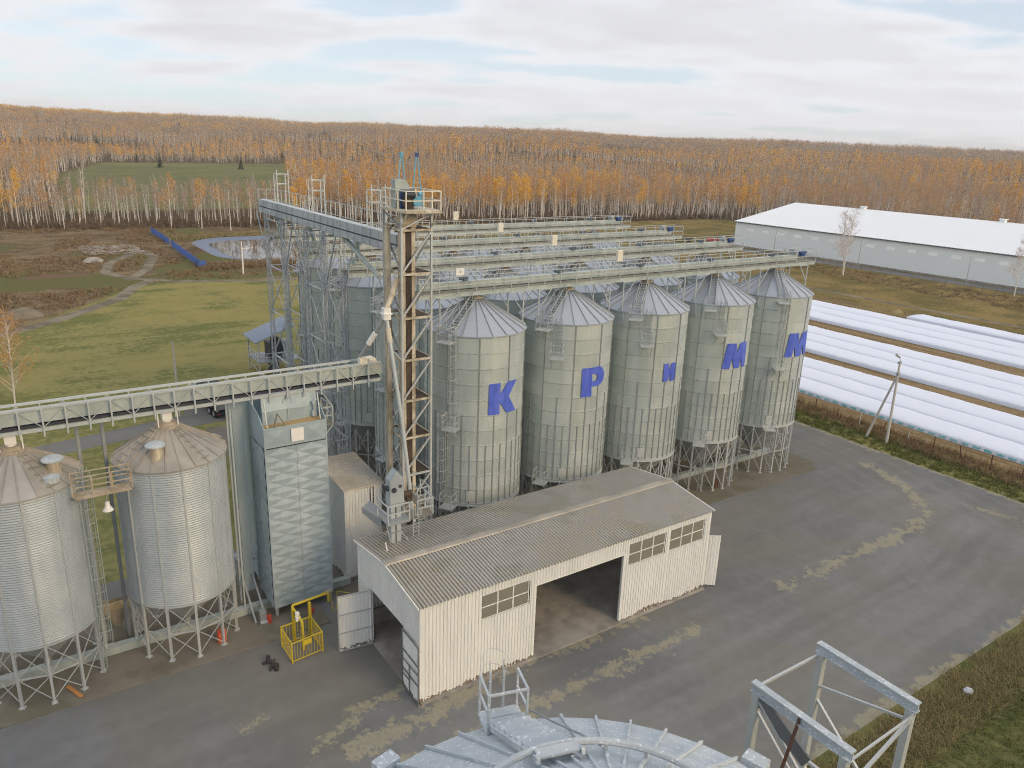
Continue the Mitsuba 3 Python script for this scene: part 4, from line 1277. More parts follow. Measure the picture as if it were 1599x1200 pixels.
RP = ribbed_panel(30)
BSTIFF = prim(MB().box(BR, BR + 0.07, -0.05, 0.05, BZ0 - 0.02, BZ1), 'mat_steel')
NB = 24
BROOF = [prim(roof_panel_mb(BR + 0.16, BZ1 + 0.02, 14.78, 0.5, NB), m) for m in ('mat_roof_dusty', 'mat_roof_mid')]
BRIB = prim(roof_rib_mb(BR + 0.17, BZ1 + 0.02, 14.78, 0.5, NB, 0.05, 0.08), 'mat_roof_dusty')
BLEG = prim(MB().box(BR - 0.08, BR + 0.06, -0.07, 0.07, 0.1, 4.05).box(BR - 0.16, BR + 0.14, -0.16, 0.16, 0.1, 0.17), 'mat_steel')


def cb(a, z, o=0.0):
    return cp(BR - 0.02 + o, a, z)


BBR = prim(MB().bar(cb(0, 2.0), cb(30, 3.9), 0.045).bar(cb(30, 2.0, -.03), cb(0, 3.9, -.03), 0.045).bar(cb(0, 0.3), cb(30, 1.95), 0.045).bar(cb(30, .3, -.03), cb(0, 1.95, -.03), .045).bar(cb(0, 2.0), cb(30, 2.0), 0.08), 'mat_steel')
for q, (su, sv, lab) in enumerate(((-22.6, -1.1, 'ribbed round silo with a brownish cone roof, beside the dryer'), (-30.64, -1.15, 'ribbed round silo at the left border of the picture'))):
    k = thing('ribbed_silo', lab, 'silo', 'ribbed silos under the gallery')
    M = trans(su, sv, 0)
    for s in range(12):
        put(k, 'wall_panel', RP, M @ rotz(s * 30 - 75))
        put(k, 'stiffener', BSTIFF, M @ rotz(s * 30 - 90))
        put(k, 'leg', BLEG, M @ rotz(s * 30 - 90))
        put(k, 'brace', BBR, M @ rotz(s * 30 - 90))
    for s in range(NB):
        a = s * 360 / NB + 7
        put(k, 'roof_panel', BROOF[1] if (q == 0 and s in (20, 21, 22, 23)) or (q == 1 and s in (15, 16, 17, 18)) else BROOF[0], M @ rotz(a))
        put(k, 'roof_rib', BRIB, M @ rotz(a))
    put(k, 'roof_collar', prim(MB().rev([(0.72, 14.66), (0.72, 14.82), (0.55, 14.84), (0.5, 14.98), (0, 15.0)], n=20), 'mat_grain_dust', smooth=35), M)
    put(k, 'hopper', prim(MB().rev([(BR - 0.1, 4.02), (0.3, 1.3), (0.2, 1.2), (0.2, 0.8)], n=36), 'mat_hopper', smooth=30), M)
    put(k, 'ring_beam', prim(MB().rev([(BR - .1, 3.9), (BR + .06, 3.9), (BR + .06, 4.0), (BR - .1, 4.0)], n=48), 'mat_steel'), M)
    st = MB()
    sl = (14.78 - 13.0) / (BR + .16 - .5)
    for r in np.arange(0.9, 3.1, 0.42):
        st.bar([r, -0.25, 13.13 + sl * (BR + .16 - r)], [r, 0.25, 13.13 + sl * (BR + .16 - r)], 0.09, 0.04)
    put(k, 'roof_step', prim(st, 'mat_roof_dusty'), M @ rotz(-165))
    put(k, 'roof_step', prim(st, 'mat_roof_dusty'), M @ rotz(-60))
    va = -119 if q == 0 else -38
    vx, vy = 2.25 * math.cos(math.radians(va)), 2.25 * math.sin(math.radians(va))
    put(k, 'vent', prim(MB().rev([(0.36, 13.4), (0.36, 14.3)], n=18, cx=vx, cy=vy), 'mat_cream', smooth=40), M)
    put(k, 'vent_cap', prim(MB().rev([(0.36, 14.28), (0.56, 14.28), (0.56, 14.36), (0.4, 14.46), (0.0, 14.5)], n=22, cx=vx, cy=vy), 'mat_frost', smooth=35), M)
    if q == 1:
        hx, hy = 2.6 * math.cos(math.radians(-53)), 2.6 * math.sin(math.radians(-53))
        put(k, 'hatch', prim(MB().rev([(0.42, 13.3), (0.42, 13.62), (0.0, 13.7)], n=20, cx=hx, cy=hy), 'mat_frost', smooth=35), M)
        put(k, 'ladder', prim(ladder_mb(12.6, 0.45, 0.3, True, 0.36), 'mat_conveyor'), M @ rotz(-28) @ trans(BR + 0.12, 0, 0.12))
    else:
        put(k, 'eave_gutter', prim(MB().bar(cp(BR + .2, 12, 13.06), cp(BR + .2, 28, 13.06), .1), 'mat_steel_grey'), M)
k = thing('bottom_conveyor', 'low pale chain conveyor under the two ribbed silos', 'conveyor')
for i in range(17):
    put(k, 'casing', CASE, trans(-52 + i * 2.4, -1.1, 0.12))
k = thing('silo_bridge', 'small railed footbridge between the eaves of the two ribbed silos', 'footbridge')
put(k, 'deck', prim(MB().box(-28.15, -25.25, -3.75, -2.95, 12.2, 12.28).bar([-28.15, -3.75, 12.2], [-25.25, -3.75, 12.2], 0.12).bar([-28.15, -2.95, 12.2], [-25.25, -2.95, 12.2], 0.12), 'mat_grain_dust'))
handrail(k, [(-28.2, -3.75, 12.28), (-25.2, -3.75, 12.28)], 1.15, 1.0, mat='mat_grain_dust', r=0.03)
handrail(k, [(-28.2, -2.95, 12.28), (-25.2, -2.95, 12.28)], 1.15, 1.0, mat='mat_grain_dust', r=0.03)
k = thing('hanging_lamp', 'white bell lamp hanging under the footbridge between the ribbed silos', 'lamp')
put(k, 'shade', prim(MB().rev([(0.05, 11.55), (0.12, 11.5), (0.14, 11.25), (0.3, 10.98), (0.28, 10.97), (0.1, 11.2)], n=18, cx=-26.55, cy=-3.35), 'mat_white_paint', smooth=40))
put(k, 'stem', prim(MB().bar([-26.55, -3.35, 11.5], [-26.55, -3.35, 12.2], 0.04), 'mat_steel_grey'))
k = thing('feed_hopper', 'pinkish white pointed hopper holding orange grain between the ribbed silos', 'hopper')
put(k, 'body', prim(MB().add([[-27.3, 0.75, 2.0], [-25.6, 0.75, 2.0], [-25.6, 2.2, 2.0], [-27.3, 2.2, 2.0], [-26.6, 1.3, .45], [-26.3, 1.3, .45], [-26.3, 1.6, .45], [-26.6, 1.6, .45]],
                             [[0, 1, 5, 4], [1, 2, 6, 5], [2, 3, 7, 6], [3, 0, 4, 7]]), 'mat_grain_dust'))
put(k, 'grain', prim(MB().add([[-27.2, 0.85, 1.8], [-25.7, 0.85, 1.8], [-25.7, 2.1, 1.8], [-27.2, 2.1, 1.8], [-26.45, 1.5, 2.1]], [[0, 1, 4], [1, 2, 4], [2, 3, 4], [3, 0, 4]]), 'mat_grain'))
for x, y in ((-27.25, .8), (-25.65, .8), (-25.65, 2.15), (-27.25, 2.15)):
    put(k, 'leg', prim(MB().bar([x, y, 0], [x, y, 2.02], 0.07), 'mat_steel_grey'))

# ------------------------------------------------------------------ dryer
dr_ = thing('grain_dryer', 'tall blue-grey grain dryer clad in folded diamond panels, open grain bin on top', 'dryer')
DU0, DU1, DV0, DV1, DZ0 = -17.3, -13.12, -2.7, 0.5, 0.85
put(dr_, 'core', prim(MB().box(DU0 + .05, DU1 - .05, DV0 + .08, DV1, DZ0, 13.7), 'mat_dryer'))
put(dr_, 'rear_body', prim(MB().end([(DV1, 1.2), (3.0, 1.2), (3.0, 13.2), (DV1 + 1.0, 15.2), (DV1, 15.2)], DU0 + .1, DU1 - .1), 'mat_dryer'))


def folded(parent, name, x0, x1, z0, z1, face, mat, depth=0.07, flip=0.5):
    """A sheet pressed into a low off-centre pyramid; face maps (x, out, z) to the plant frame."""
    cx, cz = x0 + (x1 - x0) * flip, (z0 + z1) / 2
    p = [face(x0, 0.0, z0), face(x1, 0.0, z0), face(x1, 0.0, z1), face(x0, 0.0, z1), face(cx, depth, cz)]
    put(parent, name, prim(MB().add(p, [[0, 1, 4], [1, 2, 4], [2, 3, 4], [3, 0, 4]]), mat))


def face_front(x, o, z):
    return [x, DV0 - o, z]


def face_left(x, o, z):
    return [DU0 - o, x, z]


rows_ = np.linspace(DZ0, 12.55, 14)
def diamond(parent, name, x0, x1, z0, z1, face, mat, nx, depth, par):
    """A sheet folded along a lattice of long diamonds, two lattice rows high."""
    xs, zs = np.linspace(x0, x1, nx + 1), [z0, (z0 + z1) / 2, z1]
    idx, v = {}, []
    for j, z in enumerate(zs):
        for i, x in enumerate(xs):
            idx[i, j] = len(v)
            v.append(face(x, depth if (i + j + par) % 2 else 0.0, z))
    f = []
    for j in range(2):
        for i in range(nx):
            q = idx[i, j], idx[i + 1, j], idx[i + 1, j + 1], idx[i, j + 1]
            f += [[q[0], q[1], q[2]], [q[0], q[2], q[3]]] if (i + j + par) % 2 == 0 else [[q[0], q[1], q[3]], [q[1], q[2], q[3]]]
    put(parent, name, prim(MB().add(v, f), mat))


for i in range(13):
    for a, b in ((DU0 + 0.1, (DU0 + DU1) / 2 - .01), ((DU0 + DU1) / 2 + .01, DU1 - 0.1)):
        diamond(dr_, 'panel', a, b, rows_[i] + 0.005, rows_[i + 1] - 0.005, face_front, 'mat_dryer', 2, 0.05, 1)
    for a, b in ((DV0 + .1, DV0 + 1.6), (DV0 + 1.6, DV1)):
        diamond(dr_, 'side_panel', a, b - 0.02, rows_[i] + 0.005, rows_[i + 1] - 0.005, face_left, 'mat_dryer', 2, 0.06, 1)
for x in (DU0, DU1 - 0.1):
    put(dr_, 'corner_post', prim(MB().box(x, x + 0.1, DV0 - .03, DV0 + 0.1, DZ0, 13.98), 'mat_dryer'))
put(dr_, 'bin_front', prim(MB().box(DU0 + .1, DU1 - .1, DV0 - .01, DV0 + .05, 12.62, 13.98), 'mat_dryer'))
for a, b in ((DU0 + .15, DU0 + 1.6), (DU0 + 2.7, DU1 - .15)):
    folded(dr_, 'bin_panel', a, b, 12.7, 13.9, face_front, 'mat_dryer', 0.05, 0.4)
put(dr_, 'seam', prim(MB().box(DU0 + .12, DU1 - .12, DV0 - .012, DV0 + .02, 12.56, 12.61), 'mat_motor_dark'))
put(dr_, 'notice', prim(MB().box(-15.55, -14.72, DV0 - .115, DV0 - .095, 12.85, 13.75), 'mat_white_paint'), label='blank white square board on the bin front')
for x in (DU0, DU1 - .05):
    put(dr_, 'bin_side', prim(MB().end([(DV0, 12.6), (DV1, 12.6), (DV1, 15.2), (-1.55, 14.75), (DV0, 14.0)], x, x + .05), 'mat_dryer'))
put(dr_, 'hood', prim(MB().end([(-1.62, 13.0), (-1.5, 13.0), (-1.38, 15.68), (-1.5, 15.68), (-1.62, 14.75)], DU0 + .3, DU1 - .25), 'mat_dryer'))
put(dr_, 'grain', prim(MB().add([[DU0 + .06, DV0 + .06, 13.65], [DU1 - .06, DV0 + .06, 13.62], [DU1 - .06, -1.6, 13.95], [DU0 + .06, -1.6, 13.8], [-15.2, -2.1, 13.9]], [[0, 1, 4], [1, 2, 4], [2, 3, 4], [3, 0, 4]]), 'mat_grain'))
put(dr_, 'hatch_ring', prim(MB().tube([[-15.3 + .3 * math.cos(t), -1.56, 15.22 + .3 * math.sin(t)] for t in np.linspace(0, 6.283, 17)], 0.025, 5, caps=False), 'mat_steel_grey'))
put(dr_, 'prop', prim(MB().bar([-16.55, -2.35, 13.7], [-16.25, -2.35, 14.75], .09).bar([-16.25, -2.35, 14.75], [-15.65, -2.4, 13.7], .09), 'mat_deck'))
put(dr_, 'tie_rod', prim(MB().bar([-15.3, -1.68, 13.7], [-15.3, -1.68, 14.72], .05).bar([DU0 + .3, -1.66, 14.74], [-14.3, -1.66, 14.74], .05), 'mat_rail'))
put(dr_, 'sensor', prim(MB().box(-13.75, -13.5, -1.9, -1.65, 14.0, 14.4).tube([[-13.6, -1.8, 14.4], [-13.6, -1.8, 14.9]], .07, 8).box(-13.72, -13.5, -1.92, -1.7, 14.85, 15.05), 'mat_rail'))
for x in (DU0 + .35, DU1 - .3):
    put(dr_, 'hood_stay', prim(MB().bar([x, -2.4, 13.95], [x, -2.0, 15.7], .06), 'mat_rail'))
put(dr_, 'side_duct', prim(MB().box(-18.45, -17.75, 0.2, 1.6, 1.0, 15.6), 'mat_dryer'))
put(dr_, 'leg', prim(MB().box(DU0 + .1, DU0 + .3, DV0 + .2, DV0 + .4, 0, DZ0).box(DU1 - .3, DU1 - .1, DV0 + .2, DV0 + .4, 0, DZ0).box(DU0 + .1, DU0 + .3, 2.4, 2.6, 0, 1.2).box(DU1 - .3, DU1 - .1, 2.4, 2.6, 0, 1.2), 'mat_steel_grey'))
for u, v in ((-18.9, -1.2), (-18.75, 0.3)):
    put(dr_, 'stay_pole', prim(MB().bar([u, v, 0], [u, v, 15.7], .1), 'mat_rail'))
put(dr_, 'service_stair', prim(MB().bar([-18.6, -2.6, 0.1], [-18.6, 1.4, 3.2], .12).bar([-17.9, -2.6, 0.1], [-17.9, 1.4, 3.2], .12).box(-18.7, -17.5, 0.6, 2.0, 3.1, 3.2), 'mat_steel_grey'))
k = thing('dryer_balcony', 'small railed balcony at the upper right corner of the dryer', 'balcony')
put(k, 'deck', prim(MB().box(-13.1, -12.1, -1.4, 0.9, 13.0, 13.08), 'mat_deck'))
handrail(k, [(-13.05, -1.35, 13.08), (-12.15, -1.35, 13.08), (-12.15, 0.85, 13.08)], 1.2, 0.9, r=0.03)
put(k, 'stay', prim(MB().bar([-13.1, -1.35, 11.9], [-12.15, -1.35, 13.0], .07).bar([-13.1, .85, 11.9], [-12.15, .85, 13.0], .07).bar([-13.05, -1.5, 15.7], [-12.15, -1.35, 14.3], .06), 'mat_rail'))

# ------------------------------------------------------------------ profiled sheet cladding
def corr(x0, x1, zb, zt, to, pitch=0.235, depth=0.065, mb=None):
    """Trapezoid ribbed sheet from x0 to x1; zb and zt give the lower and upper edge at x; to maps (x, out, z)."""
    mb = mb or MB()
    zb_ = zb if callable(zb) else (lambda x: zb)
    zt_ = zt if callable(zt) else (lambda x: zt)
    xs, os_ = [], []
    n = max(1, int(round((x1 - x0) / pitch)))
    p = (x1 - x0) / n
    for k in range(n):
        for f, o in ((0.0, 0), (0.22, 0), (0.34, 1), (0.88, 1)):
            xs.append(x0 + (k + f) * p)
            os_.append(o * depth)
    xs.append(x1)
    os_.append(0.0)
    v = [to(x, o, zb_(x)) for x, o in zip(xs, os_)] + [to(x, o, zt_(x)) for x, o in zip(xs, os_)]
    m = len(xs)
    mb.add(v, [[i, i + 1, m + i + 1, m + i] for i in range(m - 1)])
    return mb


# ------------------------------------------------------------------ small clad building beside the dryer
k = thing('clad_annex', 'tall white ribbed sheet building between the dryer and the lattice tower', 'building')
AU0, AU1, AV0, AV1 = -11.25, -8.35, -0.75, 4.5
put(k, 'front_wall', prim(corr(AU0, AU1, 0, 7.45, lambda x, o, z: [x, AV0 - o, z]), 'mat_clad'))
put(k, 'side_wall', prim(corr(AV0, AV1, 0, lambda x: 7.45 + (x - AV0) * 0.07, lambda x, o, z: [AU0 - o, x, z]), 'mat_clad'))
put(k, 'side_wall', prim(corr(AV0, AV1, 0, lambda x: 7.45 + (x - AV0) * 0.07, lambda x, o, z: [AU1 + o, x, z]), 'mat_clad'))
put(k, 'back_wall', prim(corr(AU0, AU1, 0, 7.8, lambda x, o, z: [x, AV1 + o, z]), 'mat_clad'))
put(k, 'roof', prim(corr(AV0 - .25, AV1 + .2, AU0 - .2, AU1 + .15, lambda x, o, z: [z, x, 7.5 + o * 1.4 + (x - AV0) * 0.07]), 'mat_clad_roof'))
put(k, 'corner_trim', prim(MB().box(AU0 - .05, AU0 + .06, AV0 - .05, AV0 + .06, 0, 7.45), 'mat_clad'))
k2 = put(k, 'opening', prim(MB().box(-9.35, -8.85, AV0 - .045, AV0 - .037, 6.0, 7.3), 'mat_black'))

# ------------------------------------------------------------------ the long shed
SU0, SU1, SV0, SV1, SZE, SZR = -12.7, 11.3, -15.26, -6.47, 6.55, 7.14
SVM = (SV0 + SV1) / 2
sh = thing('drive_through_shed', 'long white ribbed sheet shed with wide open doorway and dusty low gable roof', 'shed')


def ffront(x, o, z):
    return [x, SV0 - o, z]


def gtop(x):
    return SZE + (SZR - SZE) * (1 - abs(x - SVM) / (SVM - SV0)) - 0.03


mb = MB()
DU_0, DU_1, DZT = -4.55, 2.9, 5.36
WINS = [(-8.6, -4.95, 4.25, 5.95), (3.3, 6.87, 4.36, 6.05), (7.22, 10.82, 4.36, 6.05)]
for a, b, z0, z1 in ((SU0, -8.6, 0, SZE), (-8.6, -4.95, 0, 4.25), (-8.6, -4.95, 5.95, SZE), (-4.95, DU_0, 0, SZE), (DU_0, DU_1, DZT, SZE), (DU_1, 3.3, 0, SZE), (3.3, 6.87, 0, 4.36), (3.3, 6.87, 6.05, SZE), (6.87, 7.22, 0, SZE), (7.22, 10.82, 0, 4.36), (7.22, 10.82, 6.05, SZE), (10.82, SU1, 0, SZE)):
    corr(a, b, z0 if z0 else 0.03, z1, ffront, mb=mb)
put(sh, 'front_wall', prim(mb, 'mat_clad'))
put(sh, 'back_wall', prim(corr(SU0, SU1, 0.03, SZE, lambda x, o, z: [x, SV1 + o, z]), 'mat_clad'))
mb = MB()
for a, b, z0 in ((SV0, -13.2, 0.03), (-13.2, -8.7, 4.12), (-8.7, SV1, 0.03)):
    corr(a, b, z0, gtop, lambda x, o, z: [SU0 - o, x, z], mb=mb)
put(sh, 'gable_wall', prim(mb, 'mat_clad'))
mb = MB()
for a, b, z0 in ((SV0, -14.9, 0.03), (-14.9, -10.4, 4.3), (-10.4, SV1, 0.03)):
    corr(a, b, z0, gtop, lambda x, o, z: [SU1 + o, x, z], mb=mb)
put(sh, 'gable_wall', prim(mb, 'mat_clad'))
for s in (-1, 1):
    ve = SV0 - 0.22 if s < 0 else SV1 + 0.2
    sl = (SZR - SZE) / (SVM - SV0)
    put(sh, 'roof_slope', prim(corr(SU0 - 0.18, SU1 + 0.16, SVM, ve, lambda x, o, z: [x, z, SZR + 0.02 + o * 1.5 - sl * abs(z - SVM)]), 'mat_clad_roof'))
    put(sh, 'verge_trim', prim(MB().bar([SU0 - .2, SVM, SZR + .05], [SU0 - .2, ve, SZR + .05 - sl * abs(ve - SVM)], .06, .12), 'mat_white_paint'))
    put(sh, 'verge_trim', prim(MB().bar([SU1 + .19, SVM, SZR + .05], [SU1 + .19, ve, SZR + .05 - sl * abs(ve - SVM)], .06, .12), 'mat_white_paint'))
put(sh, 'ridge_cap', prim(MB().end([(SVM - .34, SZR + .07), (SVM - .30, SZR + .14), (SVM, SZR + .19), (SVM + .30, SZR + .14), (SVM + .34, SZR + .07)], SU0 - .2, SU1 + .18), 'mat_roof_dusty'))
put(sh, 'roof_pin', prim(MB().bar([-11.9, -9.3, 6.9], [-12.0, -9.25, 7.6], .07), 'mat_white_paint'))
for x in (SU0, SU1):
    put(sh, 'corner_trim', prim(MB().box(x - .07, x + .07, SV0 - .075, SV0 - .04, 0.0, SZE), 'mat_clad'))
for x in (DU_0 - 0.02, DU_1 + 0.02):
    put(sh, 'door_jamb', prim(MB().box(x - .07, x + .07, SV0 - .06, SV0 + .12, 0.0, DZT + .02), 'mat_clad'))
put(sh, 'door_lintel', prim(MB().box(DU_0, DU_1, SV0 - .05, SV0 + .1, DZT - .04, DZT + .05), 'mat_clad'))
for wi, (a, b, z0, z1) in enumerate(WINS):
    w = put(sh, 'window', prim(MB().box(a, b, SV0 - .02, SV0 + .04, z1 - .05, z1).box(a, b, SV0 - .02, SV0 + .04, z0, z0 + .05).box(a, a + .05, SV0 - .02, SV0 + .04, z0, z1)
                               .box(b - .17, b, SV0 - .02, SV0 + .04, z0, z1), 'mat_clad'))
    pw = (b - a - 0.22) / 3
    for i in range(3):
        for j in range(2):
            x, z = a + 0.05 + i * pw, z0 + .05 + j * (z1 - z0 - .1) / 2
            put(w, 'pane', prim(MB().box(x + .03, x + pw - .03, SV0 + .0, SV0 + .012, z + .02, z + (z1 - z0 - .1) / 2 - .02), 'mat_pane'))
    for i in (1, 2):
        put(w, 'mullion', prim(MB().box(a + .05 + i * pw - .04, a + .05 + i * pw + .04, SV0 - .035, SV0 + .02, z0, z1), 'mat_clad'))
    put(w, 'transom', prim(MB().box(a + .05, b - .17, SV0 - .03, SV0 + .02, (z0 + z1) / 2 - .03, (z0 + z1) / 2 + .03), 'mat_clad'))
    put(w, 'gap', prim(MB().box(b - .11, b - .04, SV0 - .028, SV0 - .018, z0 + .02, z1 - .05), 'mat_black'))
put(sh, 'floor', prim(MB().box(SU0 - .05, SU1 + .05, SV0 - .3, SV1 + .1, -0.1, 0.09), 'mat_concrete'))
FRAME = MB()
for y in (SV0 + .2, SV1 - .2):
    FRAME.box(-.09, .09, y - .12, y + .12, 0.09, 6.3)
FRAME.bar([0, SV0 + .2, 6.25], [0, SVM, 6.9], .16, .2).bar([0, SV1 - .2, 6.25], [0, SVM, 6.9], .16, .2)
FRAME = prim(FRAME, 'mat_steel_grey')
for x in (-12.3, -7.6, -4.75, 3.1, 7.05, 10.9):
    put(sh, 'portal_frame', FRAME, trans(x, 0, 0))
put(sh, 'curb_wall', prim(MB().box(SU0 + .1, SU1 - .1, SV1 - .35, SV1 - .12, 0.09, 1.2), 'mat_concrete'))


def gate_leaf(parent, name, p, q, z0, z1, frame_mat, sheet_mat):
    p, q = np.array(p, float), np.array(q, float)
    L = np.linalg.norm(q - p)
    t = (q - p) / L
    nrm = np.array([t[1], -t[0]])

    def to(x, o, z):
        a = p + t * x + nrm * o
        return [a[0], a[1], z]
    lf = put(parent, name, prim(corr(0.03, L - .03, z0 + .03, z1 - .03, to, depth=0.03), sheet_mat))
    mb = MB()
    for z in (z0 + .04, z0 + (z1 - z0) * .33, z0 + (z1 - z0) * .66, z1 - .04):
        mb.bar(to(0, -.04, z), to(L, -.04, z), .06, .06)
    for x in (0.03, L - .03):
        mb.bar(to(x, -.04, z0), to(x, -.04, z1), .06, .06)
    put(lf, 'frame', prim(mb, frame_mat))
    return lf


gate_leaf(sh, 'gate_leaf', (-12.78, -8.66), (-15.0, -8.36), 0.08, 4.2, 'mat_steel', 'mat_clad')
lf = gate_leaf(sh, 'gate_leaf', (-12.92, -15.55), (-12.86, -13.26), 0.08, 4.1, 'mat_gutter', 'mat_clad')
put(lf, 'wicket_frame', prim(MB().bar([-12.98, -14.4, .1], [-12.98, -14.4, 2.2], .05).bar([-12.98, -15.5, 2.2], [-12.98, -13.3, 2.2], .05).bar([-12.98, -14.4, 1.15], [-12.98, -13.3, 1.15], .05), 'mat_gutter'))
gate_leaf(sh, 'gate_leaf', (11.42, -15.0), (12.35, -15.65), 0.12, 4.35, 'mat_clad', 'mat_clad')

# ------------------------------------------------------------------ small elevator standing through the shed roof
k = thing('small_elevator', 'small grey bucket elevator with a gabled head and railed landing on the shed roof', 'elevator')
for x0, x1 in ((-11.2, -10.92), (-10.82, -10.5)):
    put(k, 'trunk', prim(MB().box(x0, x1, -8.42, -8.02, 5.5, 9.5), 'mat_conveyor_blue'))
put(k, 'clip', prim(MB().box(-11.22, -10.48, -8.44, -8.4, 7.6, 7.7).box(-11.22, -10.48, -8.44, -8.4, 8.25, 8.33), 'mat_steel_grey'))
put(k, 'deck', prim(MB().box(-11.75, -10.15, -9.05, -7.4, 8.62, 8.7).bar([-11.75, -9.05, 8.6], [-10.15, -9.05, 8.6], .1), 'mat_steel_grey'))
handrail(k, [(-11.7, -7.45, 8.7), (-11.7, -9.0, 8.7), (-10.2, -9.0, 8.7)], 1.15, 1.4, r=0.035)
put(k, 'head', prim(MB().side([(-11.3, 9.5), (-10.35, 9.5), (-10.35, 11.35), (-10.82, 11.95), (-11.3, 11.35)], -8.55, -7.85), 'mat_conveyor_blue'))
put(k, 'bearing', prim(MB().tube([[-11.05, -8.62, 10.7], [-11.05, -8.52, 10.7]], .17, 14).tube([[-10.62, -8.62, 10.9], [-10.62, -8.52, 10.9]], .1, 12), 'mat_motor_dark'))
put(k, 'bearing', prim(MB().tube([[-11.42, -8.2, 10.75], [-11.28, -8.2, 10.75]], .18, 14), 'mat_motor_dark'))
put(k, 'motor', prim(MB().tube([[-10.2, -7.9, 9.9], [-9.5, -7.9, 9.9]], .22, 12).box(-9.9, -9.5, -8.1, -7.7, 9.4, 9.75), 'mat_rustbrown'))
put(k, 'chute', prim(MB().add([[-12.4, -6.6, 8.6], [-11.6, -6.0, 8.6], [-11.0, -7.4, 7.9], [-11.7, -8.0, 7.9], [-12.4, -6.6, 9.0], [-11.6, -6.0, 9.0], [-11.0, -7.4, 8.6], [-11.7, -8.0, 8.6]], [[0, 1, 2, 3], [4, 7, 6, 5], [0, 3, 7, 4], [1, 5, 6, 2]]), 'mat_steel_grey'))
put(k, 'side_deck', prim(MB().box(-10.1, -8.0, -8.2, -7.0, 8.1, 8.18), 'mat_deck'))
handrail(k, [(-9.2, -8.15, 8.18), (-8.05, -8.15, 8.18), (-8.05, -7.05, 8.18)], 1.15, 1.1, r=0.035)
put(k, 'ladder', prim(ladder_mb(1.6, .42, .3, True, .3), 'mat_rail'), trans(-9.35, -8.25, 6.7) @ rotz(-90))
put(k, 'stay', prim(MB().bar([-11.2, -8.3, 6.8], [-11.75, -8.9, 8.6], .06).bar([-10.5, -8.4, 7.6], [-10.0, -8.6, 6.8], .05), 'mat_rail'))
k = thing('access_landing', 'railed access landing with caged ladder between the tower and the small elevator', 'landing')
put(k, 'deck', prim(MB().box(-7.9, -6.9, -5.6, -4.2, 7.6, 7.68), 'mat_deck'))
handrail(k, [(-7.85, -4.25, 7.68), (-7.85, -5.55, 7.68), (-6.95, -5.55, 7.68), (-6.95, -4.25, 7.68)], 1.15, 1.0, r=0.03)
put(k, 'ladder', prim(ladder_mb(6.6, .42, .3, True, .3), 'mat_rail'), trans(-7.6, -5.7, 0.9) @ rotz(-90))

# ------------------------------------------------------------------ yellow gas cage and odds and ends on the yard
k = thing('gas_cage', 'yellow barred cage round a gas valve in front of the dryer', 'cage')
cc = [(-17.89, -7.91), (-15.82, -7.68), (-15.85, -5.72), (-17.9, -5.86)]
for a, b in zip(cc, cc[1:] + cc[:1]):
    put(k, 'rail', prim(MB().bar([*a, 1.5], [*b, 1.5], .06).bar([*a, 0.18], [*b, 0.18], .05), 'mat_yellow'))
    put(k, 'post', prim(MB().bar([*a, 0], [*a, 1.52], .07), 'mat_yellow'))
    n = 11
    for i in range(1, n):
        q = np.array(a) + (np.array(b) - np.array(a)) * i / n
        put(k, 'bar', prim(MB().bar([*q, 0.18], [*q, 1.5], .022), 'mat_yellow'))
put(k, 'plate', prim(MB().box(-17.1, -16.55, -7.83, -7.8, 1.05, 1.4), 'mat_yellow'))
k = thing('gas_pipe', 'bent yellow gas pipe on posts rising out of the barred cage', 'pipe')
put(k, 'pipe', prim(MB().tube([[-16.8, -6.87, .02], [-16.8, -6.87, 1.75], [-16.76, -6.72, 2.0], [-16.98, -5.45, 2.48], [-16.9, -5.36, 2.5], [-14.5, -5.15, 2.5], [-14.38, -5.14, 2.42], [-14.38, -5.14, 1.85]], .085, 10), 'mat_yellow', smooth=40))
for x, y in ((-16.98, -5.65), (-15.83, -5.52)):
    put(k, 'post', prim(MB().tube([[x, y, 0], [x, y, 2.45]], .11, 10), 'mat_yellow'))
put(k, 'valve', prim(MB().tube([[-16.87, -6.15, 2.1], [-16.87, -6.15, 2.4]], .14, 10).box(-17.05, -16.75, -6.45, -6.25, 1.95, 2.2), 'mat_white_paint'))
put(k, 'thin_pipe', prim(MB().tube([[-14.9, -5.18, 2.6], [-14.2, -5.1, 2.65], [-14.1, -5.1, 1.0], [-13.8, -5.05, 1.0], [-13.7, -5.0, 2.3], [-12.9, -5.3, 2.1]], .03, 6), 'mat_yellow'))
single('barrel', prim(MB().rev([(0, 0.1), (.28, .1), (.29, .32), (.305, .34), (.29, .36), (.29, .62), (.305, .64), (.29, .66), (.28, .96), (.25, .97), (0, .95)], n=20, cx=-21.05, cy=-3.45), 'mat_barrel_red', smooth=35),
       'orange red barrel beside a leg of the ribbed silo', 'barrel')
k = thing('scrap_metal', 'dark bent piece of scrap metal lying on the asphalt left of the yellow cage', 'scrap')
put(k, 'beam', prim(MB().tube([[-19.0, -6.5, .12], [-19.15, -7.0, .22], [-18.9, -7.5, .15], [-18.95, -8.1, .1]], .13, 6), 'mat_scrap'))
put(k, 'bracket', prim(MB().box(-19.5, -19.0, -7.1, -6.95, .02, .16).box(-19.25, -18.7, -7.75, -7.6, .02, .25).bar([-19.3, -7.9, .05], [-18.8, -7.2, .3], .1), 'mat_scrap'))
single('plank', prim(MB().bar([-29.9, -3.2, .18], [-29.3, -4.6, .16], .22, .05), 'mat_orange_wood'), 'orange plank lying between the legs of the left ribbed silo', 'plank')
k = thing('hand_cart', 'small grey cart with a red tank at the foot of the dryer', 'cart')
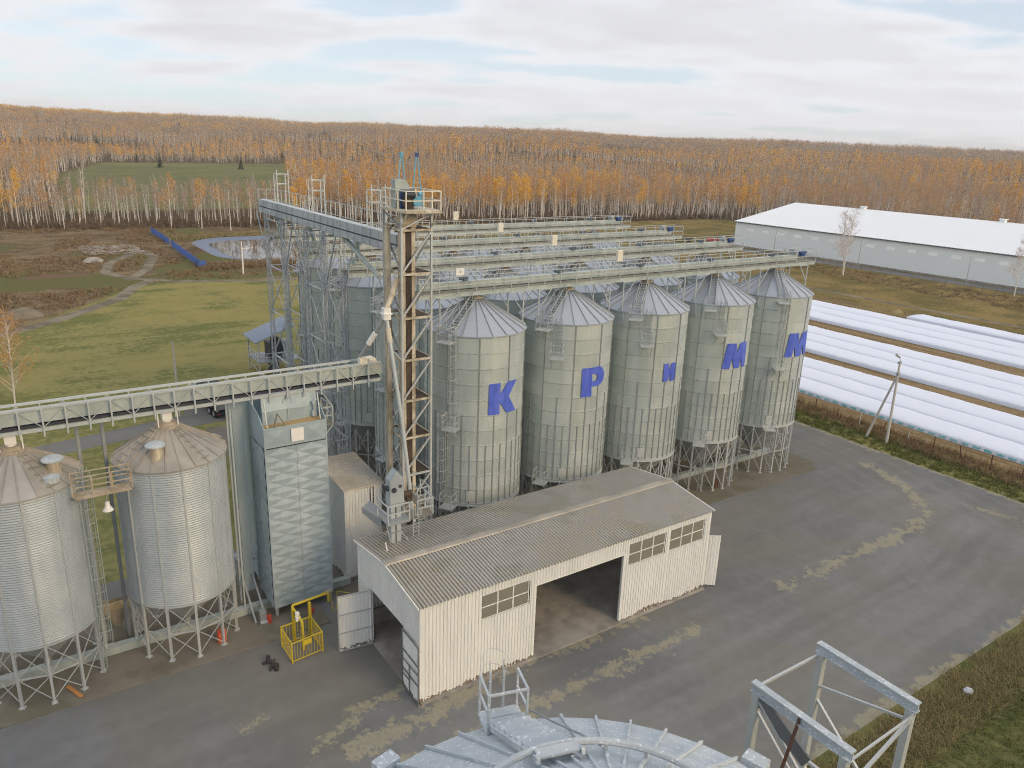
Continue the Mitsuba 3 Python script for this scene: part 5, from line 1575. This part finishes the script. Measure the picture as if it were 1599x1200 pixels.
put(k, 'body', prim(MB().box(-18.35, -17.95, -2.9, -2.4, .2, 1.0).tube([[-18.4, -2.9, .2], [-17.9, -2.9, .2]], .16, 12), 'mat_steel_grey'))
put(k, 'tank', prim(MB().tube([[-17.8, -2.95, .05], [-17.8, -2.95, .65]], .16, 12), 'mat_red'))
k = thing('hydrant', 'small dark red hydrant below the front corner of the dryer', 'hydrant')
put(k, 'body', prim(MB().tube([[-15.0, -3.4, .02], [-15.0, -3.4, .5]], .13, 10).tube([[-15.25, -3.4, .4], [-14.75, -3.4, .4]], .07, 8), 'mat_red'))
k = thing('drum', 'small reddish drum under the legs of the silo second from the right', 'drum')
put(k, 'body', prim(MB().rev([(0, .05), (.3, .05), (.31, .5), (.28, .8), (0, .82)], n=16, cx=26.3, cy=-3.2), 'mat_post_rust', smooth=35))

# ------------------------------------------------------------------ intake kiosk and truck behind the gallery
k = thing('intake_kiosk', 'raised open kiosk with a blue-grey lean-to roof standing before the meadow', 'kiosk')
put(k, 'roof', prim(corr(52.4, 58.1, -2.1, 3.4, lambda x, o, z: [z, x, 5.0 + (z + 2.1) * 0.36 + o]), 'mat_blue_roof'))
put(k, 'fascia', prim(MB().bar([-2.12, 52.35, 4.95], [3.42, 52.35, 6.95], .06, .16).bar([-2.12, 52.35, 4.95], [-2.12, 58.15, 4.95], .06, .16), 'mat_steel_grey'))
for x in (-1.6, 2.9):
    for y in (52.8, 57.7):
        put(k, 'post', prim(MB().bar([x, y, 0], [x, y, 5.05 + (x + 2.1) * 0.36], .16), 'mat_steel'))
put(k, 'floor', prim(MB().box(-1.7, 3.9, 52.6, 57.9, 2.0, 2.16), 'mat_steel_grey'))
handrail(k, [(-1.6, 57.7, 2.16), (-1.6, 52.8, 2.16), (3.8, 52.7, 2.16)], 1.1, 1.2, r=0.04)
put(k, 'machine', prim(MB().box(0.2, 1.9, 53.6, 56.2, 2.16, 4.3).box(.5, 1.4, 53.4, 54.4, 4.3, 5.2), 'mat_motor_dark'))
put(k, 'machine', prim(MB().box(2.0, 2.7, 53.4, 55.0, 2.16, 4.6), 'mat_conveyor_blue'))
put(k, 'bracing', prim(MB().bar([-1.6, 52.8, .2], [-1.6, 57.7, 2.0], .09).bar([-1.6, 57.7, .2], [-1.6, 52.8, 2.0], .09).bar([-1.6, 52.8, 0.3], [.2, 52.8, 2.0], .09).bar([2.9, 52.8, 0.3], [1.2, 52.8, 2.0], .09), 'mat_steel'))
put(k, 'shaft', prim(MB().box(.4, 1.5, 54.2, 55.6, 0, 2.0), 'mat_motor_dark'))
k = thing('truck', 'dark truck parked on the loop road behind the ribbed silo', 'truck')
TM = trans(-9.6, 39.0, 0) @ rotz(8)
put(k, 'cargo_box', prim(MB().box(-1.25, 1.25, 0.0, 5.6, 1.15, 3.1), 'mat_black'), TM)
put(k, 'tailgate', prim(MB().box(-1.25, 1.25, -.06, 0, 1.15, 2.9).box(-1.3, -1.05, -.1, -.02, 1.0, 3.1).box(1.05, 1.3, -.1, -.02, 1.0, 3.1), 'mat_steel_grey'), TM)
put(k, 'cab', prim(MB().end([(5.9, .6), (8.0, .6), (8.0, 1.6), (7.6, 2.8), (5.9, 2.9)], -1.2, 1.2), 'mat_conveyor_blue'), TM)
put(k, 'chassis', prim(MB().box(-.5, .5, -.1, 7.6, .75, 1.05).box(-1.2, 1.2, -.15, -.02, .6, .75), 'mat_motor_dark'), TM)
for y in (1.0, 2.3, 6.9):
    for s in (-1, 1):
        w = put(k, 'wheel', prim(MB().tube([[s * 1.2, y, .5], [s * .85, y, .5]], .5, 16), 'mat_tyre'), TM)
        put(w, 'rim', prim(MB().tube([[s * 1.215, y, .5], [s * 1.1, y, .5]], .26, 12), 'mat_steel_grey'), TM)
for s in (-1, 1):
    put(k, 'tail_light', prim(MB().box(s * 1.0 - .13, s * 1.0 + .13, -.18, -.15, .62, .74), 'mat_red'), TM)

# ------------------------------------------------------------------ poles, lamps and fences
single('utility_pole', prim(MB().tube([[-14.15, 42.2, 0], [-14.15, 42.2, 9.0]], [.14, .09], 8), 'mat_post_concrete'), 'slim grey concrete pole beside the loop road, above the gallery', 'pole')
k = thing('lamp_post', 'two-legged concrete lamp post leaning together at the fence by the white bags', 'lamp post')
fx = lambda x, y: to_uv(x, y)
ap = np.array([*to_uv(44.6, 85.9), 9.2])
a1, a2 = np.array([*to_uv(43.71, 83.79), 0.0]), np.array([*to_uv(42.14, 85.66), 0.0])
put(k, 'pole', prim(MB().tube([a1, a1 + (ap - a1) * .9, ap], [.17, .13, .12], 8), 'mat_post_concrete'))
jn = a1 + (ap - a1) * 0.86
put(k, 'strut', prim(MB().tube([a2, jn], [.16, .12], 8), 'mat_post_concrete'))
put(k, 'clamp', prim(MB().tube([jn + (0, 0, -.15), jn + (0, 0, .2)], .2, 8), 'mat_steel_grey'))
put(k, 'arm', prim(MB().tube([ap, ap + [.0, 0, .35], ap + [-.25, .15, .75]], .04, 6), 'mat_steel_grey'))
put(k, 'lantern', prim(MB().tube([ap + [-.1, .05, .62], ap + [-.55, .3, .95]], [.1, .17], 8).box(ap[0] - .3, ap[0] + .2, ap[1] - .12, ap[1] + .12, 9.1, 9.35), 'mat_steel_grey'))
k = thing('power_pole', 'white power pole with a cross arm in front of the pond', 'pole')
put(k, 'pole', prim(MB().tube([[19.3, 135.3, 0], [19.3, 135.3, 7.5]], [.19, .15], 8), 'mat_white_paint'))
put(k, 'cross_arm', prim(MB().bar([19.3, 135.3, 5.9], [21.6, 134.4, 6.1], .12).bar([20.3, 134.9, 5.5], [20.3, 134.9, 6.7], .09).bar([21.5, 134.5, 5.5], [21.5, 134.5, 6.8], .09), 'mat_white_paint'))
for i, (u, v, h, lab) in enumerate(((177.2, 78.3, 8.4, 'thin grey light pole before the hall, right of the two-stemmed birch'), (178.4, 48.4, 7.9, 'thin grey light pole before the hall, nearer the right border'), (183.0, 112.0, 8.5, 'thin grey light pole before the left part of the hall'))):
    kk = thing('light_pole', lab, 'pole')
    put(kk, 'mast', prim(MB().tube([[u, v, 0], [u, v, h]], [.1, .06], 6), 'mat_steel_grey'))
    put(kk, 'lamp_head', prim(MB().box(u - .5, u + .1, v - .1, v + .1, h, h + .12), 'mat_steel_grey'))

k = thing('wire_fence', 'rusty wire fence in brown weeds between the asphalt and the white bags', 'fence')
fr = np.random.default_rng(9)
pts = []
for i in range(24):
    v = 25 - i * 3.1
    u = 56.0 + fr.normal(0, .12)
    h = fr.uniform(1.2, 2.0)
    pts.append((u, v, h))
    put(k, 'post', prim(MB().bar([u, v, 0], [u + fr.normal(0, .12), v + fr.normal(0, .12), h], .1), 'mat_post_rust' if fr.random() < .75 else 'mat_post_concrete'))
for z in (.5, .95, 1.3):
    mb = MB()
    for (u0, v0, _), (u1, v1, _) in zip(pts[:-1], pts[1:]):
        mb.bar([u0, v0, z], [u1, v1, z], .012)
    put(k, 'wire', prim(mb, 'mat_post_rust'))
k = thing('hall_fence', 'dark post fence along the road before the white hall', 'fence')
pts = [(186.0, 112.0), (177.0, 80.0), (173.5, 45.0), (172.5, 10.0), (172.0, -30.0)]
for (u0, v0), (u1, v1) in zip(pts[:-1], pts[1:]):
    n = int(math.hypot(u1 - u0, v1 - v0) / 3.0)
    for i in range(n):
        u, v = u0 + (u1 - u0) * i / n, v0 + (v1 - v0) * i / n
        put(k, 'post', prim(MB().bar([u, v, 0], [u, v, 2.0], .08), 'mat_gutter'))
    put(k, 'wire', prim(MB().bar([u0, v0, .7], [u1, v1, .7], .02).bar([u0, v0, 1.3], [u1, v1, 1.3], .02).bar([u0, v0, 1.85], [u1, v1, 1.85], .02), 'mat_gutter'))
k = thing('blue_fence', 'bright blue sheet fence slanting from the forest down to the pond', 'fence')
fpts = [(14.5, 221.0), (14.0, 190.5), None, (13.9, 187.5), (12.3, 146.5)]
for a, b in ((0, 1), (3, 4)):
    p, q = np.array(fpts[a]), np.array(fpts[b])
    n = int(np.linalg.norm(q - p) / 2.0)
    for i in range(n):
        s, e = p + (q - p) * i / n, p + (q - p) * (i + 1) / n
        put(k, 'panel', prim(MB().bar([*s, 1.0], [*(e - (e - s) * .02), 1.0], .05, 1.75), 'mat_blue_fence'))
        put(k, 'post', prim(MB().bar([*s, 0], [*s, 2.0], .12), 'mat_blue_fence'))
put(k, 'end_panel', prim(MB().bar([12.3, 146.5, 1.0], [13.6, 146.2, 1.0], .05, 1.75), 'mat_blue_fence'))
k = thing('pond_fence', 'low grey mesh fence along the near side of the pond', 'fence')
for i in range(12):
    put(k, 'post', prim(MB().bar([13.6 + i * 3, 146.4 - i * .1, 0], [13.6 + i * 3, 146.4 - i * .1, 1.5], .08), 'mat_steel_grey'))
put(k, 'wire', prim(MB().bar([13.6, 146.4, .7], [46.6, 145.3, .7], .03).bar([13.6, 146.4, 1.4], [46.6, 145.3, 1.4], .03).bar([13.6, 146.4, .2], [46.6, 145.3, .2], .03), 'mat_steel_grey'))

# heaps on the rough ground
def heap(u, v, rx, ry, h, mat, seed, n=26):
    r = np.linspace(0, 1, 9)
    a = np.linspace(0, 2 * np.pi, n, endpoint=False)
    R, A = np.meshgrid(r, a, indexing='ij')
    x, y = u + R * np.cos(A) * rx, v + R * np.sin(A) * ry
    z = h * (1 - R ** 2) ** 0.8 * (0.7 + 0.6 * meshkit.fbm(np.stack([x * .5, y * .5, x * 0 + seed], -1), 3)) - 0.05
    i, j = np.meshgrid(np.arange(8), np.arange(n), indexing='ij')
    f = np.stack([i * n + j, (i + 1) * n + j, (i + 1) * n + (j + 1) % n, i * n + (j + 1) % n], -1).reshape(-1, 4)
    return mikit.ply((np.stack([x, y, z], -1).reshape(-1, 3), f), mat, smooth=50)


single('earth_mound', heap(-26.6, 106.5, 3.6, 2.6, 1.5, 'mat_track', 1), 'rounded brown earth mound beside the track, above the left birch', 'mound')
single('dirt_heap', heap(-18, 146, 8, 1.6, 0.7, 'mat_weed_dark', 2), 'long dark dirt heap in the weeds at the left', 'heap')
single('dirt_heap', heap(-8.5, 166, 2.4, 2.0, 1.3, 'mat_concrete', 3), 'pale rubble heap where the track loops', 'heap')
single('dirt_heap', heap(40, 122, 1.8, 1.2, 0.5, 'mat_weed_dark', 4), 'low dark heap beside the earth track behind the trestle', 'heap')
mbs = MB()
fr = np.random.default_rng(17)
for i in range(230):
    u, v = fr.uniform(-9, 5), fr.uniform(176, 194)
    L, w = fr.uniform(.5, 2.2), fr.uniform(.2, .5)
    a = fr.normal(0.1, .5)
    d = np.array([math.cos(a), math.sin(a), fr.normal(0, .12)])
    mbs.bar(np.array([u, v, .25]) - d * L / 2, np.array([u, v, .25]) + d * L / 2, w, .12)
k_ = put(None, 'rubble', prim(mbs, 'mat_concrete'))
stuff(k_, 'field of broken grey slabs and planks on the rough ground near the blue fence', 'rubble')
single('litter_bag', prim(MB().add(*(lambda m: (m.vertices * [.32, .25, .16] + [16.8, -32.4, .18] + np.random.default_rng(2).normal(0, .03, m.vertices.shape), m.faces))(trimesh.creation.icosphere(2))), 'mat_bag'),
       'crumpled white plastic rag lying in the grass at the lower right', 'rag')

# ------------------------------------------------------------------ white grain bags
def bag(u, v0, v1, w, h, seed, print_=False, tilt=0.0):
    n, m = 13, int(abs(v1 - v0) / 1.1)
    t = np.linspace(0, np.pi, n)
    vv = np.linspace(v0, v1, m)
    r = np.random.default_rng(seed)
    T, Vv = np.meshgrid(t, vv, indexing='xy')
    nz = meshkit.fbm(np.stack([Vv * .25, T * .5, T * 0 + seed], -1), 3) - .5
    endf = np.sqrt(np.clip(np.minimum(Vv - v0, v1 - Vv) / 2.2, 0.0, 1.0)) * .85 + .15
    c, s = np.cos(T), np.sin(T)
    x = u + tilt * (Vv - v0) - np.sign(c) * np.abs(c) ** .75 * w / 2 * endf * (1 + .03 * nz)
    z = np.abs(s) ** .38 * h * endf * (1 + .22 * nz) + (0.02 * np.sin(Vv * 2.1 + seed))
    z[:, [0, -1]] = -0.03
    i, j = np.meshgrid(np.arange(m - 1), np.arange(n - 1), indexing='ij')
    f = np.stack([i * n + j, i * n + j + 1, (i + 1) * n + j + 1, (i + 1) * n + j], -1).reshape(-1, 4)
    return (np.stack([x, Vv, z], -1).reshape(-1, 3), f)


def add_bag(label, group, *a, **k):
    key = thing('grain_bag', label, 'grain bag', group)
    put(key, 'film', mikit.ply(bag(*a), 'mat_bag', smooth=60))
    return key


fb = None
for i in range(3):
    kk = add_bag(('nearest white grain bag, with a teal printed band along its foot', 'middle white grain bag of the near group of three', 'far white grain bag of the near group of three')[i], 'near group of bags', 63.6 + 5.3 * i, -60, 30, 5.28, .78, 3 + i)
    fb = fb or kk
mb = MB()
fr = np.random.default_rng(5)
for i in range(66):
    v = 28 - i * 1.3
    for q in range(5):
        a, b = v - .17 * q - fr.uniform(0, .04), v - .17 * q - fr.uniform(.1, .15)
        z0 = .12 + fr.uniform(0, .06)
        z1 = z0 + fr.uniform(.14, .26)
        mb.add([[60.93 - .02, a, z0], [60.93 - .02, b, z0], [60.98, b, z1], [60.98, a, z1], [61.1, a, z0], [61.1, b, z0]], [[0, 1, 2, 3], [0, 4, 5, 1]])
put(fb, 'print', prim(mb, 'mat_bag_print'))
for i in range(3):
    add_bag(('nearest white grain bag of the middle group', 'central white grain bag of the middle group', 'far white grain bag of the middle group')[i], 'middle group of bags', 84.2 + 5.4 * i, -70, 60, 5.38, .8, 13 + i)
for i in range(3):
    add_bag(('near white bag of the rear group', 'middle white bag of the rear group', 'third white bag of the rear group, ending at the notch')[i], 'rear group of bags', 107.5 + 5.6 * i, -60, 75 if i < 2 else 72, 5.58, .8, 23 + i)
add_bag('short rear white grain bag starting at the notch by the tan heap', None, 126.0, -60, 34.0, 5.5, .95, 31)
single('straw_heap', heap(129, 38, 1.8, 1.2, .6, 'mat_grass_dry', 6), 'small tan heap at the end of the rear white bag', 'heap')

# ------------------------------------------------------------------ white hall at the right
HM = trans(184.94, 130.3, 0) @ rotz(3.2)
hall = thing('storage_hall', 'long low white hall with a huge shallow white roof and small windows', 'hall')
HW, HR, HL = 8.3, 13.8, 215.0
put(hall, 'front_wall', prim(MB().box(-.1, .1, -HL, 0, 0, HW), 'mat_hall_wall'), HM)
put(hall, 'end_wall', prim(MB().side([(0.1, 0), (68, 0), (68, HW), (34, HR - .05), (0.1, HW)], -.2, 0), 'mat_hall_wall'), HM)
put(hall, 'end_wall', prim(MB().side([(0.1, 0), (68, 0), (68, HW), (34, HR - .05), (0.1, HW)], -HL, -HL + .2), 'mat_hall_wall'), HM)
put(hall, 'back_wall', prim(MB().box(67.9, 68.1, -HL, 0, 0, HW), 'mat_hall_wall'), HM)
for a, b in (((-.5, HW - .05), (34, HR)), ((34, HR), (68.5, HW - .05))):
    put(hall, 'roof_slope', prim(MB().add([[a[0], .5, a[1]], [b[0], .5, b[1]], [b[0], -HL - .5, b[1]], [a[0], -HL - .5, a[1]], [a[0], .5, a[1] + .25], [b[0], .5, b[1] + .25], [b[0], -HL - .5, b[1] + .25], [a[0], -HL - .5, a[1] + .25]],
                                          [[0, 3, 2, 1], [4, 5, 6, 7], [0, 1, 5, 4], [3, 7, 6, 2], [0, 4, 7, 3], [1, 2, 6, 5]]), 'mat_hall_roof'), HM)
put(hall, 'gutter', prim(MB().box(-.62, -.5, -HL, .3, HW - .2, HW + .12), 'mat_gutter'), HM)
put(hall, 'plinth', prim(MB().box(-.14, -.1, -HL, 0, 0, .5), 'mat_concrete'), HM)
HWIN = prim(MB().box(-.16, -.1, -1.25, 1.25, -.45, .45), 'mat_hall_window')
for i in range(27):
    y = -6 - i * 6.1
    if i in (6,):
        continue
    put(hall, 'window', HWIN, HM @ trans(0, y, 6.0))
for i, y in enumerate((-26, -70, -95, -112, -140)):
    put(hall, 'roof_vent', prim(MB().box(33.3, 34.7, y - .7, y + .7, HR, HR + .9).box(33.0, 35.0, y - 1.0, y + 1.0, HR + .9, HR + 1.1), 'mat_hall_wall'), HM)
k = thing('marker_post', 'small white marker stone at the far end of the asphalt by the forest', 'marker')
put(k, 'stone', prim(MB().box(160.3, 161.3, 150.0, 150.6, 0, 2.2).box(160.4, 161.2, 150.1, 150.5, 2.2, 2.7), 'mat_white_paint'))
k = thing('farm_trailer', 'dark low farm trailer parked left of the white hall', 'trailer')
TM = trans(176, 146, 0) @ rotz(-50)
put(k, 'bed', prim(MB().box(-3.5, 3.5, -1.2, 1.2, .8, 1.3).box(-3.5, -3.4, -1.2, 1.2, 1.3, 2.0).box(3.4, 3.5, -1.2, 1.2, 1.3, 2.0), 'mat_scrap'), TM)
for x in (-2.4, 2.4):
    for y in (-1.1, 1.1):
        put(k, 'wheel', prim(MB().tube([[x, y - .15, .5], [x, y + .15, .5]], .5, 14), 'mat_tyre'), TM)
k = thing('red_trailer', 'dark red trailer at the left corner of the white hall', 'trailer')
TM = trans(183.5, 138, 0) @ rotz(-52)
put(k, 'bed', prim(MB().box(-2.6, 2.6, -1.1, 1.1, .8, 1.6).box(-2.5, 2.5, -1.0, 1.0, 1.6, 1.75), 'mat_red'), TM)
for x in (-1.6, 1.6):
    for y in (-1.0, 1.0):
        put(k, 'wheel', prim(MB().tube([[x, y - .15, .45], [x, y + .15, .45]], .45, 14), 'mat_tyre'), TM)

# ------------------------------------------------------------------ foreground: the silo roof below the camera and its conveyor trestle
FX, FY, FR_, FZ, FN = 1.43, 7.16, 4.45, 22.0, 44
FM = trans(FX, FY, 0)
I4 = np.eye(4)
fs = thing('foreground_silo', 'frosty grey silo roof with radial ribs at the bottom of the picture', 'silo')
FSL = math.tan(math.radians(31))
FZT = FZ + (FR_ - 0.5) * FSL
FP = prim(roof_panel_mb(FR_, FZ, FZT, .5, FN), 'mat_frost')
FB = prim(roof_rib_mb(FR_ + .03, FZ, FZT, .5, FN, .04, .055), 'mat_frost')
for s in range(FN):
    put(fs, 'roof_panel', FP, FM @ rotz(s * 360 / FN), frame=I4)
    put(fs, 'roof_rib', FB, FM @ rotz(s * 360 / FN), frame=I4)
put(fs, 'roof_cap', prim(MB().rev([(.6, FZT - .05), (.55, FZT + .2), (0, FZT + .25)], n=20), 'mat_frost', smooth=35), FM, frame=I4)
put(fs, 'wall', prim(MB().rev([(FR_ - .12, 0.0), (FR_ - .12, FZ - .02), (FR_ - .05, FZ)], n=60), 'mat_galv_b', smooth=40), FM, frame=I4)
rz = FZ + (FR_ - 2.0) * FSL + .12
mb = MB()
a = np.radians(np.linspace(0, 360, 49))
mb.tube(np.stack([2.0 * np.cos(a), 2.0 * np.sin(a), a * 0 + rz + .12], -1), .055, 8, caps=False)
put(fs, 'roof_ring', prim(mb, 'mat_frost', smooth=40), FM, frame=I4)
for s in range(22):
    put(fs, 'ring_stay', prim(MB().bar([2.0, 0, rz - .06], [2.0, 0, rz + .14], .045).bar([1.75, 0, rz + .08], [2.25, 0, rz - .16], .05), 'mat_frost'), FM @ rotz(s * 360 / 22 + 4), frame=I4)
SA = 108.7
SM = FM @ rotz(SA)
mb = MB()
for s in (-1, 1):
    mb.bar([FR_ + .05, s * .34, FZ + .1], [1.7, s * .34, FZ + .1 + (FR_ - 1.65) * FSL], .05, .1)
put(fs, 'stair_stringer', prim(mb, 'mat_frost'), SM, frame=I4)
for i in range(9):
    r = FR_ - .45 - i * .27
    put(fs, 'stair_step', prim(MB().box(r - .1, r + .08, -.32, .32, FZ + .2 + (FR_ - r) * FSL - .02, FZ + .2 + (FR_ - r) * FSL + .02), 'mat_frost'), SM, frame=I4)
ld = thing('roof_landing', 'square railed landing with ladder hoops at the edge of the foreground silo roof', 'landing')
SM2 = SM
SM = SM @ trans(-.30, .04, .16) @ trans(FR_, 0, FZ + .15) @ scl(.72, .74, .80) @ trans(-FR_, 0, -FZ - .15)
put(ld, 'deck', prim(MB().box(FR_ - .35, FR_ + .45, -.5, .5, FZ + .12, FZ + .19).box(FR_ + .1, FR_ + .22, -.48, .35, FZ + .19, FZ + .23), 'mat_frost'), SM, frame=I4)
lx0, lx1, lz = FR_ - .32, FR_ + .42, FZ + .19
for (x, y) in ((lx0, -.47), (lx0, .47), (lx1, -.47), (lx1, .47), (lx1, -.12), (lx1, .22)):
    put(ld, 'post', prim(MB().bar([x, y, lz - .05], [x, y, lz + .98], .05), 'mat_frost'), SM, frame=I4)
for z in (.95, .5):
    put(ld, 'handrail', prim(MB().bar([lx0, -.47, lz + z], [lx0, .47, lz + z], .05) if z > .9 else MB().bar([lx0 + .1, .47, lz + z], [lx1, .47, lz + z], .04), 'mat_frost'), SM, frame=I4)
    put(ld, 'handrail', prim(MB().bar([lx0, .47, lz + z], [lx1 + .05, .47, lz + z], .05), 'mat_frost'), SM, frame=I4)
    put(ld, 'handrail', prim(MB().bar([lx0, -.47, lz + z], [lx1, -.47, lz + z], .05), 'mat_frost'), SM, frame=I4)
mb = MB()
for y in (-.12, .22):
    mb.bar([lx1 + .06, y, FZ - 2.2], [lx1 + .06, y, lz + 1.25], .025)
t = np.linspace(0, np.pi, 9)
for z in (.8, 1.2):
    mb.tube(np.stack([lx1 + .06 + .55 * np.sin(t), .05 + .32 * np.cos(t), t * 0 + lz + z], -1), .008, 5, caps=False)
put(ld, 'ladder', prim(mb, 'mat_steel'), SM, frame=I4)
SM = SM2
put(fs, 'cable', prim(MB().tube([[FR_ + .1, -.62, FZ + .08], [3.6, -.66, FZ + .1 + (FR_ - 3.6) * FSL], [2.6, -.7, FZ + .1 + (FR_ - 2.6) * FSL], [1.8, -.68, FZ + .1 + (FR_ - 1.8) * FSL]], .018, 6), 'mat_steel_grey'), SM, frame=I4)
for aa in (49.5, 136.5):
    put(fs, 'eave_bracket', prim(MB().box(FR_ - .05, FR_ + .22, -.2, .2, FZ - .5, FZ + .16), 'mat_frost'), FM @ rotz(aa), frame=I4)

ft = thing('conveyor_trestle', 'pale steel trestle head of two parallel beams at the lower right', 'trestle')
A0, A1, B0, B1 = (np.array(p + (22.0,)) for p in ((6.81, 14.13), (8.0, 12.36), (5.02, 12.78), (6.2, 11.05)))


def ibeam(p, q, w=.16, h=.22):
    return MB().bar(p + [0, 0, -.015], q + [0, 0, -.015], w, .03).bar(p + [0, 0, -h / 2], q + [0, 0, -h / 2], .03, h - .06).bar(p + [0, 0, -h + .015], q + [0, 0, -h + .015], w, .03)


for p, q in ((A0, A1), (B0, B1)):
    d = (q - p) / np.linalg.norm(q - p)
    put(ft, 'beam', prim(ibeam(p - d * .05, q + d * .05), 'mat_frost'), frame=I4)
dn = np.array([0, 0, -1.0])
for p in (A0, A1, B0, B1):
    d = (A1 - A0) / np.linalg.norm(A1 - A0) * (.08 if p is A0 or p is B0 else -.08)
    b = p + d
    put(ft, 'leg', prim(MB().bar(b + dn * .22, b + dn * 22, .15, .15, up=(A1 - A0)), 'mat_steel'), frame=I4)
for a_, b_, w_ in ((A0 + dn * .3, B0 + dn * .15, .05), (A0 + dn * 1.05, A1 + dn * .45, .05), (A0 + dn * 1.25, A1 + dn * 3.0, .06), (A1 + dn * .3, B1 + dn * 1.0, .06), (A1 + dn * .3, B1 + dn * .25, .04), (B0 + dn * .25, B1 + dn * 1.9, .06), (B0 + dn * .5, B1 + dn * 2.2, .05), (A0 + dn * 3.0, A1 + dn * 3.0, .07),
                   (B0 + dn * 3.0, B1 + dn * 3.0, .07), (A0 + dn * 3, A1 + dn * 6, .06), (B0 + dn * .3, A0 + dn * 2.8, .05)):
    put(ft, 'brace', prim(MB().bar(a_, b_, w_), 'mat_steel'), frame=I4)
put(ft, 'rusty_strut', prim(MB().bar((B0 + B1) / 2 + [0, 0, -.05], (B0 + B1) / 2 + [-.55, -.45, -2.0], .05), 'mat_post_rust'), frame=I4)
put(ft, 'gusset', prim(MB().bar(B0 + [.08, -.12, -.3], B0 + [.75, -1.1, -.9], .04, .3), 'mat_gutter'), frame=I4)

# ------------------------------------------------------------------ thin autumn haze
scene['haze_air'] = {'type': 'homogeneous', 'albedo': rgb((0.95, 0.95, 0.96)), 'sigma_t': 0.00012}
scene['haze'] = {'type': 'cube', 'to_world': T4().translate([0, 0, 60.0]).scale([15000.0, 15000.0, 65.0]), 'bsdf': {'type': 'null'}, 'interior': {'type': 'ref', 'id': 'haze_air'}}
labels['haze'] = {'label': 'thin bluish haze softening the far forest', 'category': 'haze', 'kind': 'stuff'}
scene['camera']['medium'] = {'type': 'ref', 'id': 'haze_air'}
